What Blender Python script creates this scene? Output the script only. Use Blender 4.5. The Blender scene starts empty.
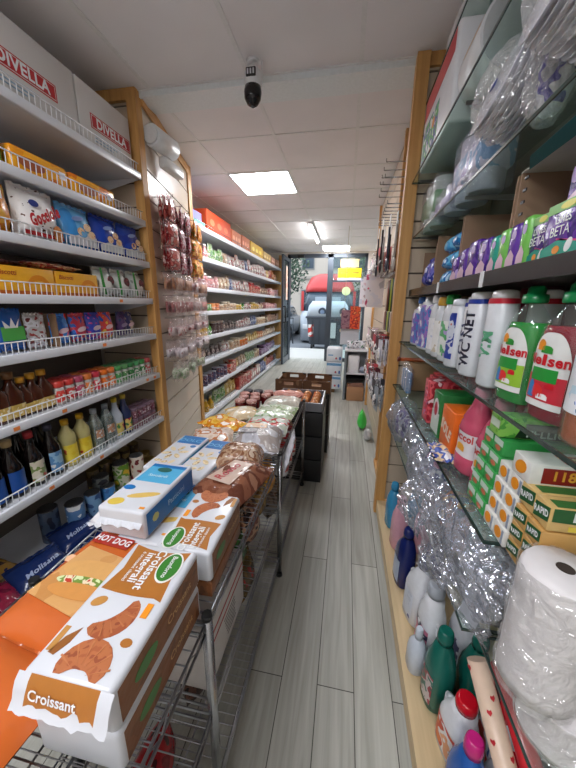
import bpy, bmesh, math, random
from mathutils import Vector, Matrix, noise
random.seed(7)
S = bpy.context.scene
COL = S.collection
PI = math.pi

# ------------------------------------------------------------------ camera
cam_d = bpy.data.cameras.new('camera'); cam = bpy.data.objects.new('camera', cam_d); COL.objects.link(cam)
cam_d.sensor_fit = 'HORIZONTAL'; cam_d.sensor_width = 36.0; cam_d.lens = 306.346/576*36
cam_d.clip_start = 0.02; cam_d.clip_end = 200
Rm = Matrix(((0.98296316, -0.05874282, 0.1741629), (0.18333063, 0.2454766, -0.9519092), (0.01316491, 0.96762106, 0.25206381)))
cam.matrix_world = Matrix.Translation((0, 0, 1.4)) @ Rm.to_4x4()
S.camera = cam
# ------------------------------------------------------------------ world, exposure
w = bpy.data.worlds.new('sky'); S.world = w; w.use_nodes = True
bg = w.node_tree.nodes['Background']; bg.inputs[0].default_value = (0.80, 0.90, 1.0, 1); bg.inputs[1].default_value = 3.0
S.view_settings.view_transform = 'Standard'; S.view_settings.look = 'None'
S.view_settings.exposure = 0.12; S.view_settings.gamma = 1.0; S.view_settings.use_curve_mapping = False
PANEL_E = 34.0
TUBE_E = 45.0

# ------------------------------------------------------------------ materials
def lin(c):
    c = c/255.0
    return c/12.92 if c <= 0.04045 else ((c+0.055)/1.055)**2.4
def rgb(c): return (lin(c[0]), lin(c[1]), lin(c[2]), 1.0)
_M = {}
def C(c, rough=0.45, metal=0.0, bump=0.0, bscale=60.0, spec=0.5, coat=0.0):
    k = ('c', tuple(c), rough, metal, bump, bscale, spec, coat)
    if k in _M: return _M[k]
    m = bpy.data.materials.new('paint'); m.use_nodes = True; nt = m.node_tree; p = nt.nodes['Principled BSDF']
    p.inputs['Roughness'].default_value = rough; p.inputs['Metallic'].default_value = metal
    p.inputs['Specular IOR Level'].default_value = spec; p.inputs['Coat Weight'].default_value = coat
    tc = nt.nodes.new('ShaderNodeTexCoord'); nz = nt.nodes.new('ShaderNodeTexNoise'); nz.inputs['Scale'].default_value = bscale
    nt.links.new(tc.outputs['Object'], nz.inputs['Vector'])
    mx = nt.nodes.new('ShaderNodeMix'); mx.data_type = 'RGBA'
    a = rgb(c); mx.inputs[6].default_value = a; mx.inputs[7].default_value = (a[0]*.86, a[1]*.86, a[2]*.86, 1)
    nt.links.new(nz.outputs['Fac'], mx.inputs[0]); nt.links.new(mx.outputs[2], p.inputs['Base Color'])
    if bump:
        b = nt.nodes.new('ShaderNodeBump'); b.inputs['Strength'].default_value = bump; b.inputs['Distance'].default_value = 0.01
        nt.links.new(nz.outputs['Fac'], b.inputs['Height']); nt.links.new(b.outputs['Normal'], p.inputs['Normal'])
    _M[k] = m; return m
def PR(cols, scale=22.0, rough=0.35, bump=0.25, stops=None):
    """printed packaging: blotches of the pack's own colours"""
    k = ('p', tuple(map(tuple, cols)), scale, rough, bump, stops)
    if k in _M: return _M[k]
    m = bpy.data.materials.new('printed_pack'); m.use_nodes = True; nt = m.node_tree; p = nt.nodes['Principled BSDF']
    p.inputs['Roughness'].default_value = rough
    tc = nt.nodes.new('ShaderNodeTexCoord'); oi = nt.nodes.new('ShaderNodeObjectInfo'); ad = nt.nodes.new('ShaderNodeVectorMath'); ad.operation = 'ADD'
    sc = nt.nodes.new('ShaderNodeMath'); sc.operation = 'MULTIPLY'; sc.inputs[1].default_value = 7.0
    nt.links.new(oi.outputs['Random'], sc.inputs[0]); nt.links.new(tc.outputs['Object'], ad.inputs[0]); nt.links.new(sc.outputs[0], ad.inputs[1])
    nz = nt.nodes.new('ShaderNodeTexNoise'); nz.inputs['Scale'].default_value = scale; nz.inputs['Detail'].default_value = 1.5
    nt.links.new(ad.outputs[0], nz.inputs['Vector'])
    r = nt.nodes.new('ShaderNodeValToRGB'); r.color_ramp.interpolation = 'CONSTANT'
    n = len(cols); e = r.color_ramp.elements
    ps = stops or [0.0]+[0.40+0.22*(i)/(max(1, n-2)) for i in range(n-1)]
    e[0].position = ps[0]; e[0].color = rgb(cols[0]); e[1].position = ps[1]; e[1].color = rgb(cols[1])
    for i in range(2, n):
        q = e.new(ps[i]); q.color = rgb(cols[i])
    nt.links.new(nz.outputs['Fac'], r.inputs[0]); nt.links.new(r.outputs[0], p.inputs['Base Color'])
    b = nt.nodes.new('ShaderNodeBump'); b.inputs['Strength'].default_value = bump; b.inputs['Distance'].default_value = 0.01
    n2 = nt.nodes.new('ShaderNodeTexNoise'); n2.inputs['Scale'].default_value = 35; nt.links.new(tc.outputs['Object'], n2.inputs['Vector'])
    nt.links.new(n2.outputs['Fac'], b.inputs['Height']); nt.links.new(b.outputs['Normal'], p.inputs['Normal'])
    _M[k] = m; return m
def CLEAR(c=(255, 255, 255), fac=0.3, rough=0.1, white=0.0, bump=0.0, bscale=40):
    """thin clear plastic or glass: part see-through, part gloss"""
    k = ('t', tuple(c), fac, rough, white, bump, bscale)
    if k in _M: return _M[k]
    m = bpy.data.materials.new('clear_plastic'); m.use_nodes = True; nt = m.node_tree; nt.nodes.remove(nt.nodes['Principled BSDF'])
    out = nt.nodes['Material Output']; t = nt.nodes.new('ShaderNodeBsdfTransparent'); t.inputs[0].default_value = rgb(c)
    g = nt.nodes.new('ShaderNodeBsdfPrincipled'); g.inputs['Roughness'].default_value = rough; g.inputs['Base Color'].default_value = rgb([min(255, v) for v in c]); 
    g.inputs['Specular IOR Level'].default_value = 0.9
    g.inputs['Metallic'].default_value = 0.75*(1-white)
    mx = nt.nodes.new('ShaderNodeMixShader'); mx.inputs[0].default_value = fac
    nt.links.new(t.outputs[0], mx.inputs[1]); nt.links.new(g.outputs[0], mx.inputs[2]); nt.links.new(mx.outputs[0], out.inputs[0])
    if bump:
        tc = nt.nodes.new('ShaderNodeTexCoord'); nz = nt.nodes.new('ShaderNodeTexNoise'); nz.inputs['Scale'].default_value = bscale; nz.inputs['Distortion'].default_value = 1.5
        b = nt.nodes.new('ShaderNodeBump'); b.inputs['Strength'].default_value = bump; b.inputs['Distance'].default_value = 0.02
        nt.links.new(tc.outputs['Object'], nz.inputs['Vector']); nt.links.new(nz.outputs['Fac'], b.inputs['Height']); nt.links.new(b.outputs['Normal'], g.inputs['Normal'])
    _M[k] = m; return m
def EMIT(c, s):
    k = ('e', tuple(c), s)
    if k in _M: return _M[k]
    m = bpy.data.materials.new('lamp_light'); m.use_nodes = True; nt = m.node_tree; p = nt.nodes['Principled BSDF']
    p.inputs['Base Color'].default_value = rgb(c); p.inputs['Emission Color'].default_value = rgb(c); p.inputs['Emission Strength'].default_value = s
    _M[k] = m; return m
def wood(c1, c2, axis='z', scale=1.0, rough=0.5):
    k = ('w', tuple(c1), tuple(c2), axis, scale)
    if k in _M: return _M[k]
    m = bpy.data.materials.new('wood'); m.use_nodes = True; nt = m.node_tree; p = nt.nodes['Principled BSDF']; p.inputs['Roughness'].default_value = rough
    tc = nt.nodes.new('ShaderNodeTexCoord'); mp = nt.nodes.new('ShaderNodeMapping')
    s = {'x': (2, 40, 40), 'y': (40, 2, 40), 'z': (40, 40, 2)}[axis]; mp.inputs['Scale'].default_value = [v*scale for v in s]
    nz = nt.nodes.new('ShaderNodeTexNoise'); nz.inputs['Scale'].default_value = 1.0; nz.inputs['Detail'].default_value = 5
    r = nt.nodes.new('ShaderNodeValToRGB'); r.color_ramp.elements[0].position = .3; r.color_ramp.elements[0].color = rgb(c1); r.color_ramp.elements[1].position = .7; r.color_ramp.elements[1].color = rgb(c2)
    nt.links.new(tc.outputs['Object'], mp.inputs[0]); nt.links.new(mp.outputs[0], nz.inputs['Vector']); nt.links.new(nz.outputs['Fac'], r.inputs[0]); nt.links.new(r.outputs[0], p.inputs['Base Color'])
    _M[k] = m; return m
def floor_mat():
    m = bpy.data.materials.new('grey_plank_floor'); m.use_nodes = True; nt = m.node_tree; p = nt.nodes['Principled BSDF']
    tc = nt.nodes.new('ShaderNodeTexCoord'); mp = nt.nodes.new('ShaderNodeMapping'); mp.inputs['Rotation'].default_value = (0, 0, PI/2); mp.inputs['Location'].default_value = (0.25, 0.027, 0)
    br = nt.nodes.new('ShaderNodeTexBrick'); br.offset = 0.5; br.inputs['Scale'].default_value = 1.0
    br.inputs['Brick Width'].default_value = 1.2; br.inputs['Row Height'].default_value = 0.137; br.inputs['Mortar Size'].default_value = 0.0016; br.inputs['Mortar Smooth'].default_value = 0.1
    br.inputs['Color1'].default_value = rgb((190, 190, 182)); br.inputs['Color2'].default_value = rgb((172, 172, 164)); br.inputs['Mortar'].default_value = rgb((70, 68, 64)); br.inputs['Bias'].default_value = 0.0
    nt.links.new(tc.outputs['Object'], mp.inputs[0]); nt.links.new(mp.outputs[0], br.inputs['Vector'])
    m2 = nt.nodes.new('ShaderNodeMapping'); m2.inputs['Scale'].default_value = (45, 2.2, 1); nt.links.new(tc.outputs['Object'], m2.inputs[0])
    nz = nt.nodes.new('ShaderNodeTexNoise'); nz.inputs['Scale'].default_value = 1.0; nz.inputs['Detail'].default_value = 7; nz.inputs['Distortion'].default_value = .6; nt.links.new(m2.outputs[0], nz.inputs['Vector'])
    r = nt.nodes.new('ShaderNodeValToRGB'); r.color_ramp.elements[0].position = .32; r.color_ramp.elements[0].color = (.62, .61, .58, 1); r.color_ramp.elements[1].position = .68; r.color_ramp.elements[1].color = (1, 1, 1, 1)
    nt.links.new(nz.outputs['Fac'], r.inputs[0])
    mx = nt.nodes.new('ShaderNodeMix'); mx.data_type = 'RGBA'; mx.blend_type = 'MULTIPLY'; mx.inputs[0].default_value = .75
    nt.links.new(br.outputs['Color'], mx.inputs[6]); nt.links.new(r.outputs[0], mx.inputs[7]); nt.links.new(mx.outputs[2], p.inputs['Base Color'])
    p.inputs['Roughness'].default_value = 0.38
    return m
WHITE = C((238, 240, 242), .35); METALW = C((226, 230, 238), .3, bscale=8); CHROME = C((170, 172, 176), .25, metal=1.0)
OAK = wood((190, 138, 78), (216, 166, 100)); OAKY = wood((186, 134, 76), (212, 162, 98), 'y')
CARD = C((176, 140, 104), .8, bump=.1); CARDD = C((138, 108, 82), .85); SLAT = C((206, 188, 166), .55, bscale=5); SLATG = C((92, 80, 70), .6)
FILM = CLEAR((255, 255, 255), .32, .12, 0.35, bump=1.0, bscale=30)
FILM2 = CLEAR((250, 250, 255), .22, .1, 0.5, bump=.8, bscale=25)
GLASS = CLEAR((236, 246, 242), .08, .03, 0.6); GEDGE = C((38, 58, 54), .15)
BLACK = C((22, 22, 24), .4); DGREY = C((58, 62, 68), .45)

# ------------------------------------------------------------------ mesh building
class MB:
    def __init__(s): s.bm = bmesh.new(); s.mats = []
    def mi(s, m):
        if m not in s.mats: s.mats.append(m)
        return s.mats.index(m)
    def face(s, pts, m):
        f = s.bm.faces.new([s.bm.verts.new(p) for p in pts]); f.material_index = s.mi(m); return f
    def box(s, x0, x1, y0, y1, z0, z1, m, bev=0.0, seg=2):
        b = bmesh.new(); bmesh.ops.create_cube(b, size=1)
        for v in b.verts: v.co = Vector(((x0+x1)/2+v.co.x*(x1-x0), (y0+y1)/2+v.co.y*(y1-y0), (z0+z1)/2+v.co.z*(z1-z0)))
        if bev: bmesh.ops.bevel(b, geom=list(b.edges), offset=bev, segments=seg, affect='EDGES', profile=.5)
        s.merge(b, m, bev > 0); return s
    def merge(s, b, m, smooth=False, mat=None):
        i = s.mi(m) if m else None; vm = {}
        for v in b.verts: vm[v] = s.bm.verts.new(mat @ v.co if mat else v.co)
        for f in b.faces:
            try: g = s.bm.faces.new([vm[v] for v in f.verts])
            except ValueError: continue
            g.material_index = i if i is not None else f.material_index; g.smooth = smooth or f.smooth
        b.free()
    def loft(s, rings, m, seg=18, cap0=True, cap1=True, smooth=True):
        L = []
        for r in rings:
            z, rx, ry = r[0], r[1], r[2]; cx = r[3] if len(r) > 3 else 0; cy = r[4] if len(r) > 4 else 0; p = r[5] if len(r) > 5 else 2.0
            L.append([s.bm.verts.new(sup(a*2*PI/seg, z, rx, ry, cx, cy, p)) for a in range(seg)])
        i = s.mi(m)
        for a, b in zip(L, L[1:]):
            for k in range(seg):
                f = s.bm.faces.new((a[k], a[(k+1) % seg], b[(k+1) % seg], b[k])); f.material_index = i; f.smooth = smooth
        if cap0: f = s.bm.faces.new(L[0][::-1]); f.material_index = i
        if cap1: f = s.bm.faces.new(L[-1]); f.material_index = i
        return s
    def tube(s, p0, p1, r, m, seg=8, r1=None):
        p0 = Vector(p0); p1 = Vector(p1); d = p1-p0
        if d.length < 1e-6: return s
        q = d.to_track_quat('Z', 'Y').to_matrix(); r1 = r if r1 is None else r1; A = []; B = []
        for k in range(seg):
            o = Vector((math.cos(k*2*PI/seg), math.sin(k*2*PI/seg), 0)); A.append(s.bm.verts.new(p0+q@(o*r))); B.append(s.bm.verts.new(p1+q@(o*r1)))
        i = s.mi(m)
        for k in range(seg):
            f = s.bm.faces.new((A[k], A[(k+1) % seg], B[(k+1) % seg], B[k])); f.material_index = i; f.smooth = seg > 4
        for c in (A[::-1], B): f = s.bm.faces.new(c); f.material_index = i
        return s
    def path(s, pts, r, m, seg=6):
        for a, b in zip(pts, pts[1:]): s.tube(a, b, r, m, seg)
        return s
    def prism(s, poly, O, U, V, t, m):
        """outline poly in plane (O,U,V), thickness t along U x V"""
        O, U, V = Vector(O), Vector(U), Vector(V); N = U.cross(V).normalized()
        a = [s.bm.verts.new(O+U*p[0]+V*p[1]) for p in poly]; b = [s.bm.verts.new(O+U*p[0]+V*p[1]+N*t) for p in poly]; i = s.mi(m)
        fs = [s.bm.faces.new(a[::-1]), s.bm.faces.new(b)]
        n = len(poly)
        for k in range(n): fs.append(s.bm.faces.new((a[k], a[(k+1) % n], b[(k+1) % n], b[k])))
        for f in fs: f.material_index = i
        return s
    def sphere(s, c, r, m, sx=1, sy=1, sz=1, seg=12, wob=0.0, seed=0):
        b = bmesh.new(); bmesh.ops.create_uvsphere(b, u_segments=seg, v_segments=max(5, seg*2//3), radius=1)
        for v in b.verts:
            k = 1+wob*noise.noise(v.co*1.7+Vector((seed, 0, 0))); v.co = Vector((c[0]+v.co.x*r*sx*k, c[1]+v.co.y*r*sy*k, c[2]+v.co.z*r*sz*k))
        s.merge(b, m, True); return s
    def build(s, name, parent=None, loc=None, rz=0):
        me = bpy.data.meshes.new(name); bmesh.ops.recalc_face_normals(s.bm, faces=s.bm.faces); s.bm.to_mesh(me); s.bm.free()
        for m in s.mats: me.materials.append(m)
        o = bpy.data.objects.new(name, me); COL.objects.link(o)
        if parent is not None: o.parent = parent
        if loc: o.location = loc
        if rz: o.rotation_euler = (0, 0, rz)
        return o
def sup(a, z, rx, ry, cx, cy, p):
    c, n = math.cos(a), math.sin(a)
    if p != 2.0:
        e = 2.0/p; c = math.copysign(abs(c)**e, c); n = math.copysign(abs(n)**e, n)
    return Vector((cx+rx*c, cy+ry*n, z))
def ring_at(rings, z):
    for a, b in zip(rings, rings[1:]):
        if a[0] <= z <= b[0] and b[0] > a[0]:
            t = (z-a[0])/(b[0]-a[0]); A = list(a)+[0, 0, 2.0][len(a)-3:]; B = list(b)+[0, 0, 2.0][len(b)-3:]
            return [z]+[A[i]*(1-t)+B[i]*t for i in range(1, 6)]
    A = list(rings[-1]); return A+[0, 0, 2.0][len(A)-3:]
def wrap(mb, rings, a0, a1, z0, z1, m, eps=.0008, na=10, nz=6, round_top=False, fan=0.0):
    G = []
    for i in range(na+1):
        t = i/na; a = a0+(a1-a0)*t; row = []
        zt = z1 - (z1-z0)*0.35*(abs(2*t-1)**2.5) if round_top else z1
        for j in range(nz+1):
            z = z0+(zt-z0)*j/nz; r = ring_at(rings, z)
            row.append(mb.bm.verts.new(sup(a, z, r[1]+eps, r[2]+eps, r[3], r[4], r[5])))
        G.append(row)
    k = mb.mi(m)
    for i in range(na):
        for j in range(nz):
            f = mb.bm.faces.new((G[i][j], G[i+1][j], G[i+1][j+1], G[i][j+1])); f.material_index = k; f.smooth = True
    return mb
def tag(o, label=None, cat=None, group=None, kind=None):
    if label: o['label'] = label
    if cat: o['category'] = cat
    if group: o['group'] = group
    if kind: o['kind'] = kind
    return o
def thing(name, label, cat, loc=(0, 0, 0), rz=0.0, group=None, rx=0.0, ry=0.0):
    o = bpy.data.objects.new(name, None); COL.objects.link(o); o.location = loc; o.rotation_euler = (rx, ry, rz); o.empty_display_size = .05
    return tag(o, label, cat, group)
def struct(name, mb): return tag(mb.build(name), kind='structure')
def dup(o, loc=None, rz=None, label=None, scale=None, group=None, parent=None):
    c = o.copy(); COL.objects.link(c)
    if parent is not None: c.parent = parent
    if loc is not None: c.location = loc
    if rz is not None: c.rotation_euler = (0, 0, rz)
    if scale is not None: c.scale = scale
    if label: c['label'] = label
    if group: c['group'] = group
    for ch in list(o.children): dup(ch, parent=c)
    return c
_T = {}
def text(parent, s, size, m, O, U, V, name='lettering', squeeze=1.0, bold=.012, shear=0.0, eps=.0006):
    """flat printed words centred at O in the plane (U,V)"""
    k = (s, bold, shear)
    if k not in _T:
        cu = bpy.data.curves.new('t', 'FONT'); cu.body = s; cu.size = 1; cu.align_x = 'CENTER'; cu.align_y = 'CENTER'; cu.offset = bold; cu.shear = shear; cu.resolution_u = 3; cu.space_character = .95+bold*3
        ob = bpy.data.objects.new('t', cu); _T[k] = bpy.data.meshes.new_from_object(ob); bpy.data.objects.remove(ob)
    me = _T[k].copy(); me.name = name; O, U, V = Vector(O), Vector(U).normalized(), Vector(V).normalized(); N = U.cross(V)
    for v in me.vertices: v.co = O+U*(v.co.x*size*squeeze)+V*(v.co.y*size)+N*eps
    me.materials.clear(); me.materials.append(m)
    o = bpy.data.objects.new(name, me); COL.objects.link(o); o.parent = parent; return o
def text_wrap(parent, s, size, m, rings, zc, a=-PI/2, squeeze=1.0, bold=.015, vertical=False, eps=.0016):
    o = text(parent, s, 1.0, m, (0, 0, 0), (1, 0, 0), (0, 1, 0), bold=bold, eps=0)
    for v in o.data.vertices:
        x, y = v.co.x*size*squeeze, v.co.y*size
        if vertical: x, y = -y, x
        z = zc+y; r = ring_at(rings, z); rr = max(r[1], .01)
        v.co = sup(a+x/rr, z, r[1]+eps, r[2]+eps, r[3], r[4], r[5])
    return o
def patch(parent, name, poly, m, O, U, V, t=.0005): return MB().prism(poly, O, U, V, t, m).build(name, parent)
def ell(cx, cy, rx, ry, n=20, a=0.0):
    return [(cx+rx*math.cos(k*2*PI/n)*math.cos(a)-ry*math.sin(k*2*PI/n)*math.sin(a), cy+rx*math.cos(k*2*PI/n)*math.sin(a)+ry*math.sin(k*2*PI/n)*math.cos(a)) for k in range(n)]
def rect(x0, x1, y0, y1): return [(x0, y0), (x1, y0), (x1, y1), (x0, y1)]
def crescent(cx, cy, R, wd, a0, a1, n=12):
    o = []; i = []
    for k in range(n+1):
        t = k/n; a = a0+(a1-a0)*t; h = wd*(.25+.75*math.sin(PI*t)**.7)
        o.append((cx+(R+h/2)*math.cos(a), cy+(R+h/2)*math.sin(a))); i.append((cx+(R-h/2)*math.cos(a), cy+(R-h/2)*math.sin(a)))
    return o+i[::-1]

# --- soft things
def pillow(mb, w, l, t, m, n=12, O=(0, 0, 0), U=(1, 0, 0), V=(0, 1, 0), wob=.004, crimp=.012, seed=0, m2=None, p=2.6, belly=0.0):
    """sealed bag: w along U, l along V, thickness t along UxV (back face at O plane)"""
    O, U, V = Vector(O), Vector(U), Vector(V); N = U.cross(V); i1 = mb.mi(m); i2 = mb.mi(m2 or m)
    def P(a, b, s):
        e = max(0, (1-abs(a)**p))**.5*max(0, (1-abs(b)**p))**.5
        q = noise.noise(Vector((a*2.3+seed, b*2.3, s*3+seed*.7)))
        h = t*.5*e*(1+belly*-b)
        x = a*w/2*(1-.05*(1-abs(b))*0); y = b*l/2
        x *= 1-.07*e
        return O+U*x+V*y+N*(t*.5+s*h+q*wob*(1.0 if e > .05 else 1.6))
    ids = {}
    for s in (1, -1):
        g = [[mb.bm.verts.new(P(-1+2*i/n, -1+2*j/n, s)) for j in range(n+1)] for i in range(n+1)]
        for i in range(n):
            for j in range(n):
                v = (g[i][j], g[i+1][j], g[i+1][j+1], g[i][j+1]); f = mb.bm.faces.new(v if s > 0 else v[::-1]); f.material_index = i1 if s > 0 else i2; f.smooth = True
    if crimp:
        for e in (-1, 1):
            K = 16
            a = [O+U*(w/2*(-1+2*k/K))+V*(e*l/2)+N*(t*.5) for k in range(K+1)]
            b = [p_+V*(e*crimp*(1+.25*((k*7) % 3-1)))+N*(.003*math.sin(k*2.1+seed)) for k, p_ in enumerate(a)]
            A = [mb.bm.verts.new(x) for x in a]; B = [mb.bm.verts.new(x) for x in b]
            for k in range(K): f = mb.bm.faces.new((A[k], A[k+1], B[k+1], B[k])); f.material_index = i1
    return mb
def crumple(mb, cx, cy, cz, rx, ry, rz, m, seed=0, amp=.25, seg=34, smooth=False):
    b = bmesh.new(); bmesh.ops.create_uvsphere(b, u_segments=seg, v_segments=seg*2//3, radius=1)
    for v in b.verts:
        c = v.co.copy(); s_ = Vector((seed*3.1, seed*1.7, 0))
        k = 1+amp*noise.noise(c*1.6+s_)+amp*.7*abs(noise.noise(c*5+s_))+amp*.35*noise.noise(c*13+s_)
        v.co = Vector((cx+c.x*rx*k, cy+c.y*ry*k, cz+max(-.95, c.z*k)*rz))
    mb.merge(b, m, smooth); return mb

# ================================================================== SETTING
FY0, FY1 = -2.6, 7.8
mb = MB(); mb.box(-2.05, 0.80, FY0, 8.1, -0.06, 0.0, floor_mat()); struct('floor', mb)
CEIL = C((246, 244, 246), .8, bscale=3)
mb = MB(); mb.box(-2.05, 0.80, FY0, FY1, 2.60, 2.66, CEIL); struct('ceiling', mb)
mb = MB(); tb = C((240, 240, 240), .6)
for gx in (-1.8, -1.2, -.6, 0.0, .6): mb.box(gx-.011, gx+.011, FY0, FY1, 2.596, 2.6, tb)
y = .17-2.4
while y < 7.7: mb.box(-2.0, .75, y-.011, y+.011, 2.5955, 2.6, tb); y += .6
struct('trim_1', mb)
WALLM = C((206, 200, 192), .7, bscale=3)
struct('wall_left', MB().box(-2.05, -1.99, FY0, FY1+.1, 0, 2.6, WALLM))
struct('wall_right', MB().box(.72, .80, FY0, FY1+.1, 0, 2.6, WALLM))
struct('wall_back', MB().box(-2.05, .80, FY0-.06, FY0, 0, 2.6, WALLM))
# front wall with the shop door and fixed glass
FR = C((72, 80, 90), .35, metal=.3)
mb = MB()
mb.box(-2.05, -1.47, 7.75, 7.9, 0, 2.6, WALLM); mb.box(.42, .80, 7.75, 7.9, 0, 2.6, C((226, 214, 206), .6)); mb.box(-1.47, .42, 7.75, 7.9, 2.56, 2.6, WALLM)
struct('wall_front', mb)
mb = MB()
for x0, x1 in ((-1.47, -1.40), (-.50, -.37), (.36, .42)): mb.box(x0, x1, 7.78, 7.86, 0, 2.56, FR)
mb.box(-1.47, .42, 7.78, 7.86, 2.48, 2.56, FR); mb.box(-.37, .36, 7.78, 7.86, 0, .1, FR); mb.box(-.37, .36, 7.79, 7.85, 1.93, 1.97, FR)
mb.box(-.37, .36, 7.815, 7.825, .1, 2.48, CLEAR((235, 245, 245), .06, .02))
struct('window_1', mb)
# open glass door leaf, swung into the shop
mb = MB()
for y0, y1 in ((6.98, 7.06), (7.68, 7.76)): mb.box(-1.455, -1.41, y0, y1, .02, 2.45, FR)
mb.box(-1.455, -1.41, 7.06, 7.68, 2.37, 2.45, FR); mb.box(-1.455, -1.41, 7.06, 7.68, .02, .16, FR); mb.box(-1.45, -1.415, 7.06, 7.68, 1.0, 1.08, FR)
mb.box(-1.435, -1.429, 7.06, 7.68, .16, 2.37, CLEAR((225, 235, 240), .08, .02))
d1 = struct('door_1', mb)
MB().path([(-1.41, 7.0, 1.0), (-1.36, 7.0, 1.0), (-1.36, 7.0, 1.35), (-1.41, 7.0, 1.35)], .014, BLACK, 8).build('door_handle', d1)
# outdoor ground
struct('trim_2', MB().box(-1.28, .30, 1.97, 2.14, 2.566, 2.6, C((240, 246, 248), .4)))
PAVE = C((190, 188, 184), .9, bscale=20); ROAD = C((118, 122, 128), .9, bscale=30)
struct('trim_3', MB().box(-14, 14, 7.9, 10.0, -.12, -.005, PAVE))
struct('trim_4', MB().box(-30, 30, 10.0, 34, -.14, -.10, ROAD))
struct('trim_5', MB().box(-14, 14, 9.86, 10.02, -.12, .0, C((212, 210, 205), .8)))
# outer facade of the shop (keeps daylight outside)
struct('trim_6', MB().box(-8, -2.05, 7.75, 7.95, 0, 4, WALLM)); struct('trim_7', MB().box(.8, 8, 7.75, 7.95, 0, 4, WALLM)); struct('trim_8', MB().box(-2.05, .8, 7.75, 7.95, 2.66, 4, WALLM))

# ================================================================== SHELF FRAMES
GW = C((232, 236, 244), .3, bscale=6)
def slatwall(mb, O, U, wd, z0, z1, pitch=.135, m=SLAT, t=.018):
    """grooved slat panel: boards separated by dark grooves, face on the side U x Z"""
    O, U = Vector(O), Vector(U).normalized(); N = U.cross(Vector((0, 0, 1)))
    z = z0
    mb.prism([(0, z0), (wd, z0), (wd, z1), (0, z1)], O-N*t, U, (0, 0, 1), t*.5, SLATG)
    while z < z1-.001:
        zt = min(z+pitch-.010, z1); mb.prism([(0, z), (wd, z), (wd, zt), (0, zt)], O-N*t*.5, U, (0, 0, 1), t*.5, m); z += pitch
    return mb
# left near bay end panel (faces the camera), posts
struct('trim_9', slatwall(MB(), (-1.74, 1.955, 0), (1, 0, 0), .46, 0.1, 2.595))
struct('trim_10', MB().box(-1.335, -1.275, 1.93, 1.985, 0, 2.598, OAK).box(-1.74, -1.337, 1.93, 1.953, 2.54, 2.598, OAK))
ang = math.atan2(.97, -.22); ux, uy = math.cos(ang), math.sin(ang)
PL = math.hypot(.97, .22)
# normal of U x Z must face the aisle (+x): U=(ux,uy) -> N=(uy,-ux) ok
struct('trim_11', slatwall(MB(), (-1.28, 1.985, 0), (ux, uy, 0), PL-.03, 0.0, 2.595, pitch=.17, m=C((214, 200, 182), .28, bscale=5)))
pe = (-1.28+ux*PL, 1.985+uy*PL)
struct('trim_12', MB().box(pe[0]-.03, pe[0]+.02, pe[1]-.03, pe[1]+.03, 0, 2.598, OAK))
mb = MB(); mb.prism([(0, 2.53), (PL, 2.53), (PL, 2.595), (0, 2.595)], (-1.275, 1.985, 0), (ux, uy, 0), (0, 0, 1), .012, OAKY); struct('trim_13', mb)
struct('trim_14', MB().box(-1.63, -1.54, 7.5, 7.58, 0, 2.5, OAK))
# right post, end panel, slat wall beyond
struct('trim_15', MB().box(.268, .33, 1.93, 1.985, 0, 2.598, OAK).box(.332, .72, 1.94, 1.975, 2.541, 2.598, OAK))
struct('trim_16', slatwall(MB(), (.33, 1.955, 0), (1, 0, 0), .40, .1, 2.54))
struct('trim_17', slatwall(MB(), (.36, 4.4, 0), (0, -1, 0), 2.4, 0.04, 2.595, pitch=.17))
struct('trim_18', MB().box(.335, .37, 2.62, 2.66, 0, 2.598, OAK).box(.325, .36, 1.99, 2.66, .0, .04, OAKY))
struct('trim_19', MB().box(.335, .39, 4.36, 4.42, 0, 2.598, OAK).box(.36, .72, 4.39, 4.42, 0, 2.598, C((235, 216, 208), .6)))

# left near bay: shelving unit
BAY0, BAY1 = .15, 1.925
sh = thing('shelving_bay', 'white metal wall shelving with wire fences beside the pine post, near left', 'shelving', (-1.5, 1.0, 0))
def loc_(o): return o
Llip = [2.122, 1.86, 1.616, 1.388, 1.156, .882, .5555]
def w2l(o, p): return (p[0]-o.location.x, p[1]-o.location.y, p[2]-o.location.z)
for z in Llip:
    mb = MB(); mb.box(-.22, .22, BAY0-1, BAY1-1, z+.012, z+.035, GW); mb.box(.20, .222, BAY0-1, BAY1-1, z, z+.037, METALW, .003)
    mb.prism([(-.22, -.1), (.2, -.01), (.2, .0), (-.22, .0)], (0, BAY1-1.002, z+.01), (1, 0, 0), (0, 0, 1), .003, GW)
    s_ = mb.build('shelf', sh)
    mb = MB(); n = int((BAY1-BAY0-.04)/.024)
    for k in range(n+1):
        y = BAY0+.02+k*.024-1; mb.tube((.208, y, z+.03), (.212, y, z+.084), .0018, WHITE, 5)
    for zz in (.084,): mb.tube((.213, BAY0-.98, z+zz), (.213, BAY1-1.01, z+zz), .0028, WHITE, 6)
    mb.build('wire_fence', s_)
    for yy, lv in ((.93, 5), (1.15, 5), (1.86, 5), (1.02, 6), (1.32, 6), (1.45, 4), (1.62, 3), (1.78, 5)):
        if z == Llip[lv]: MB().box(.2222, .2234, yy-1-.012, yy-1+.012, z+.010, z+.026, C((240, 140, 70), .4)).build('price_tag', s_)
MB().box(-.26, .20, BAY0-1, BAY1-1, .12, .178, GW).build('base_shelf', sh)
MB().box(-.26, -.235, BAY0-1, BAY1-1, .0, 2.55, C((120, 112, 104), .8)).build('back_panel', sh)
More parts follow.
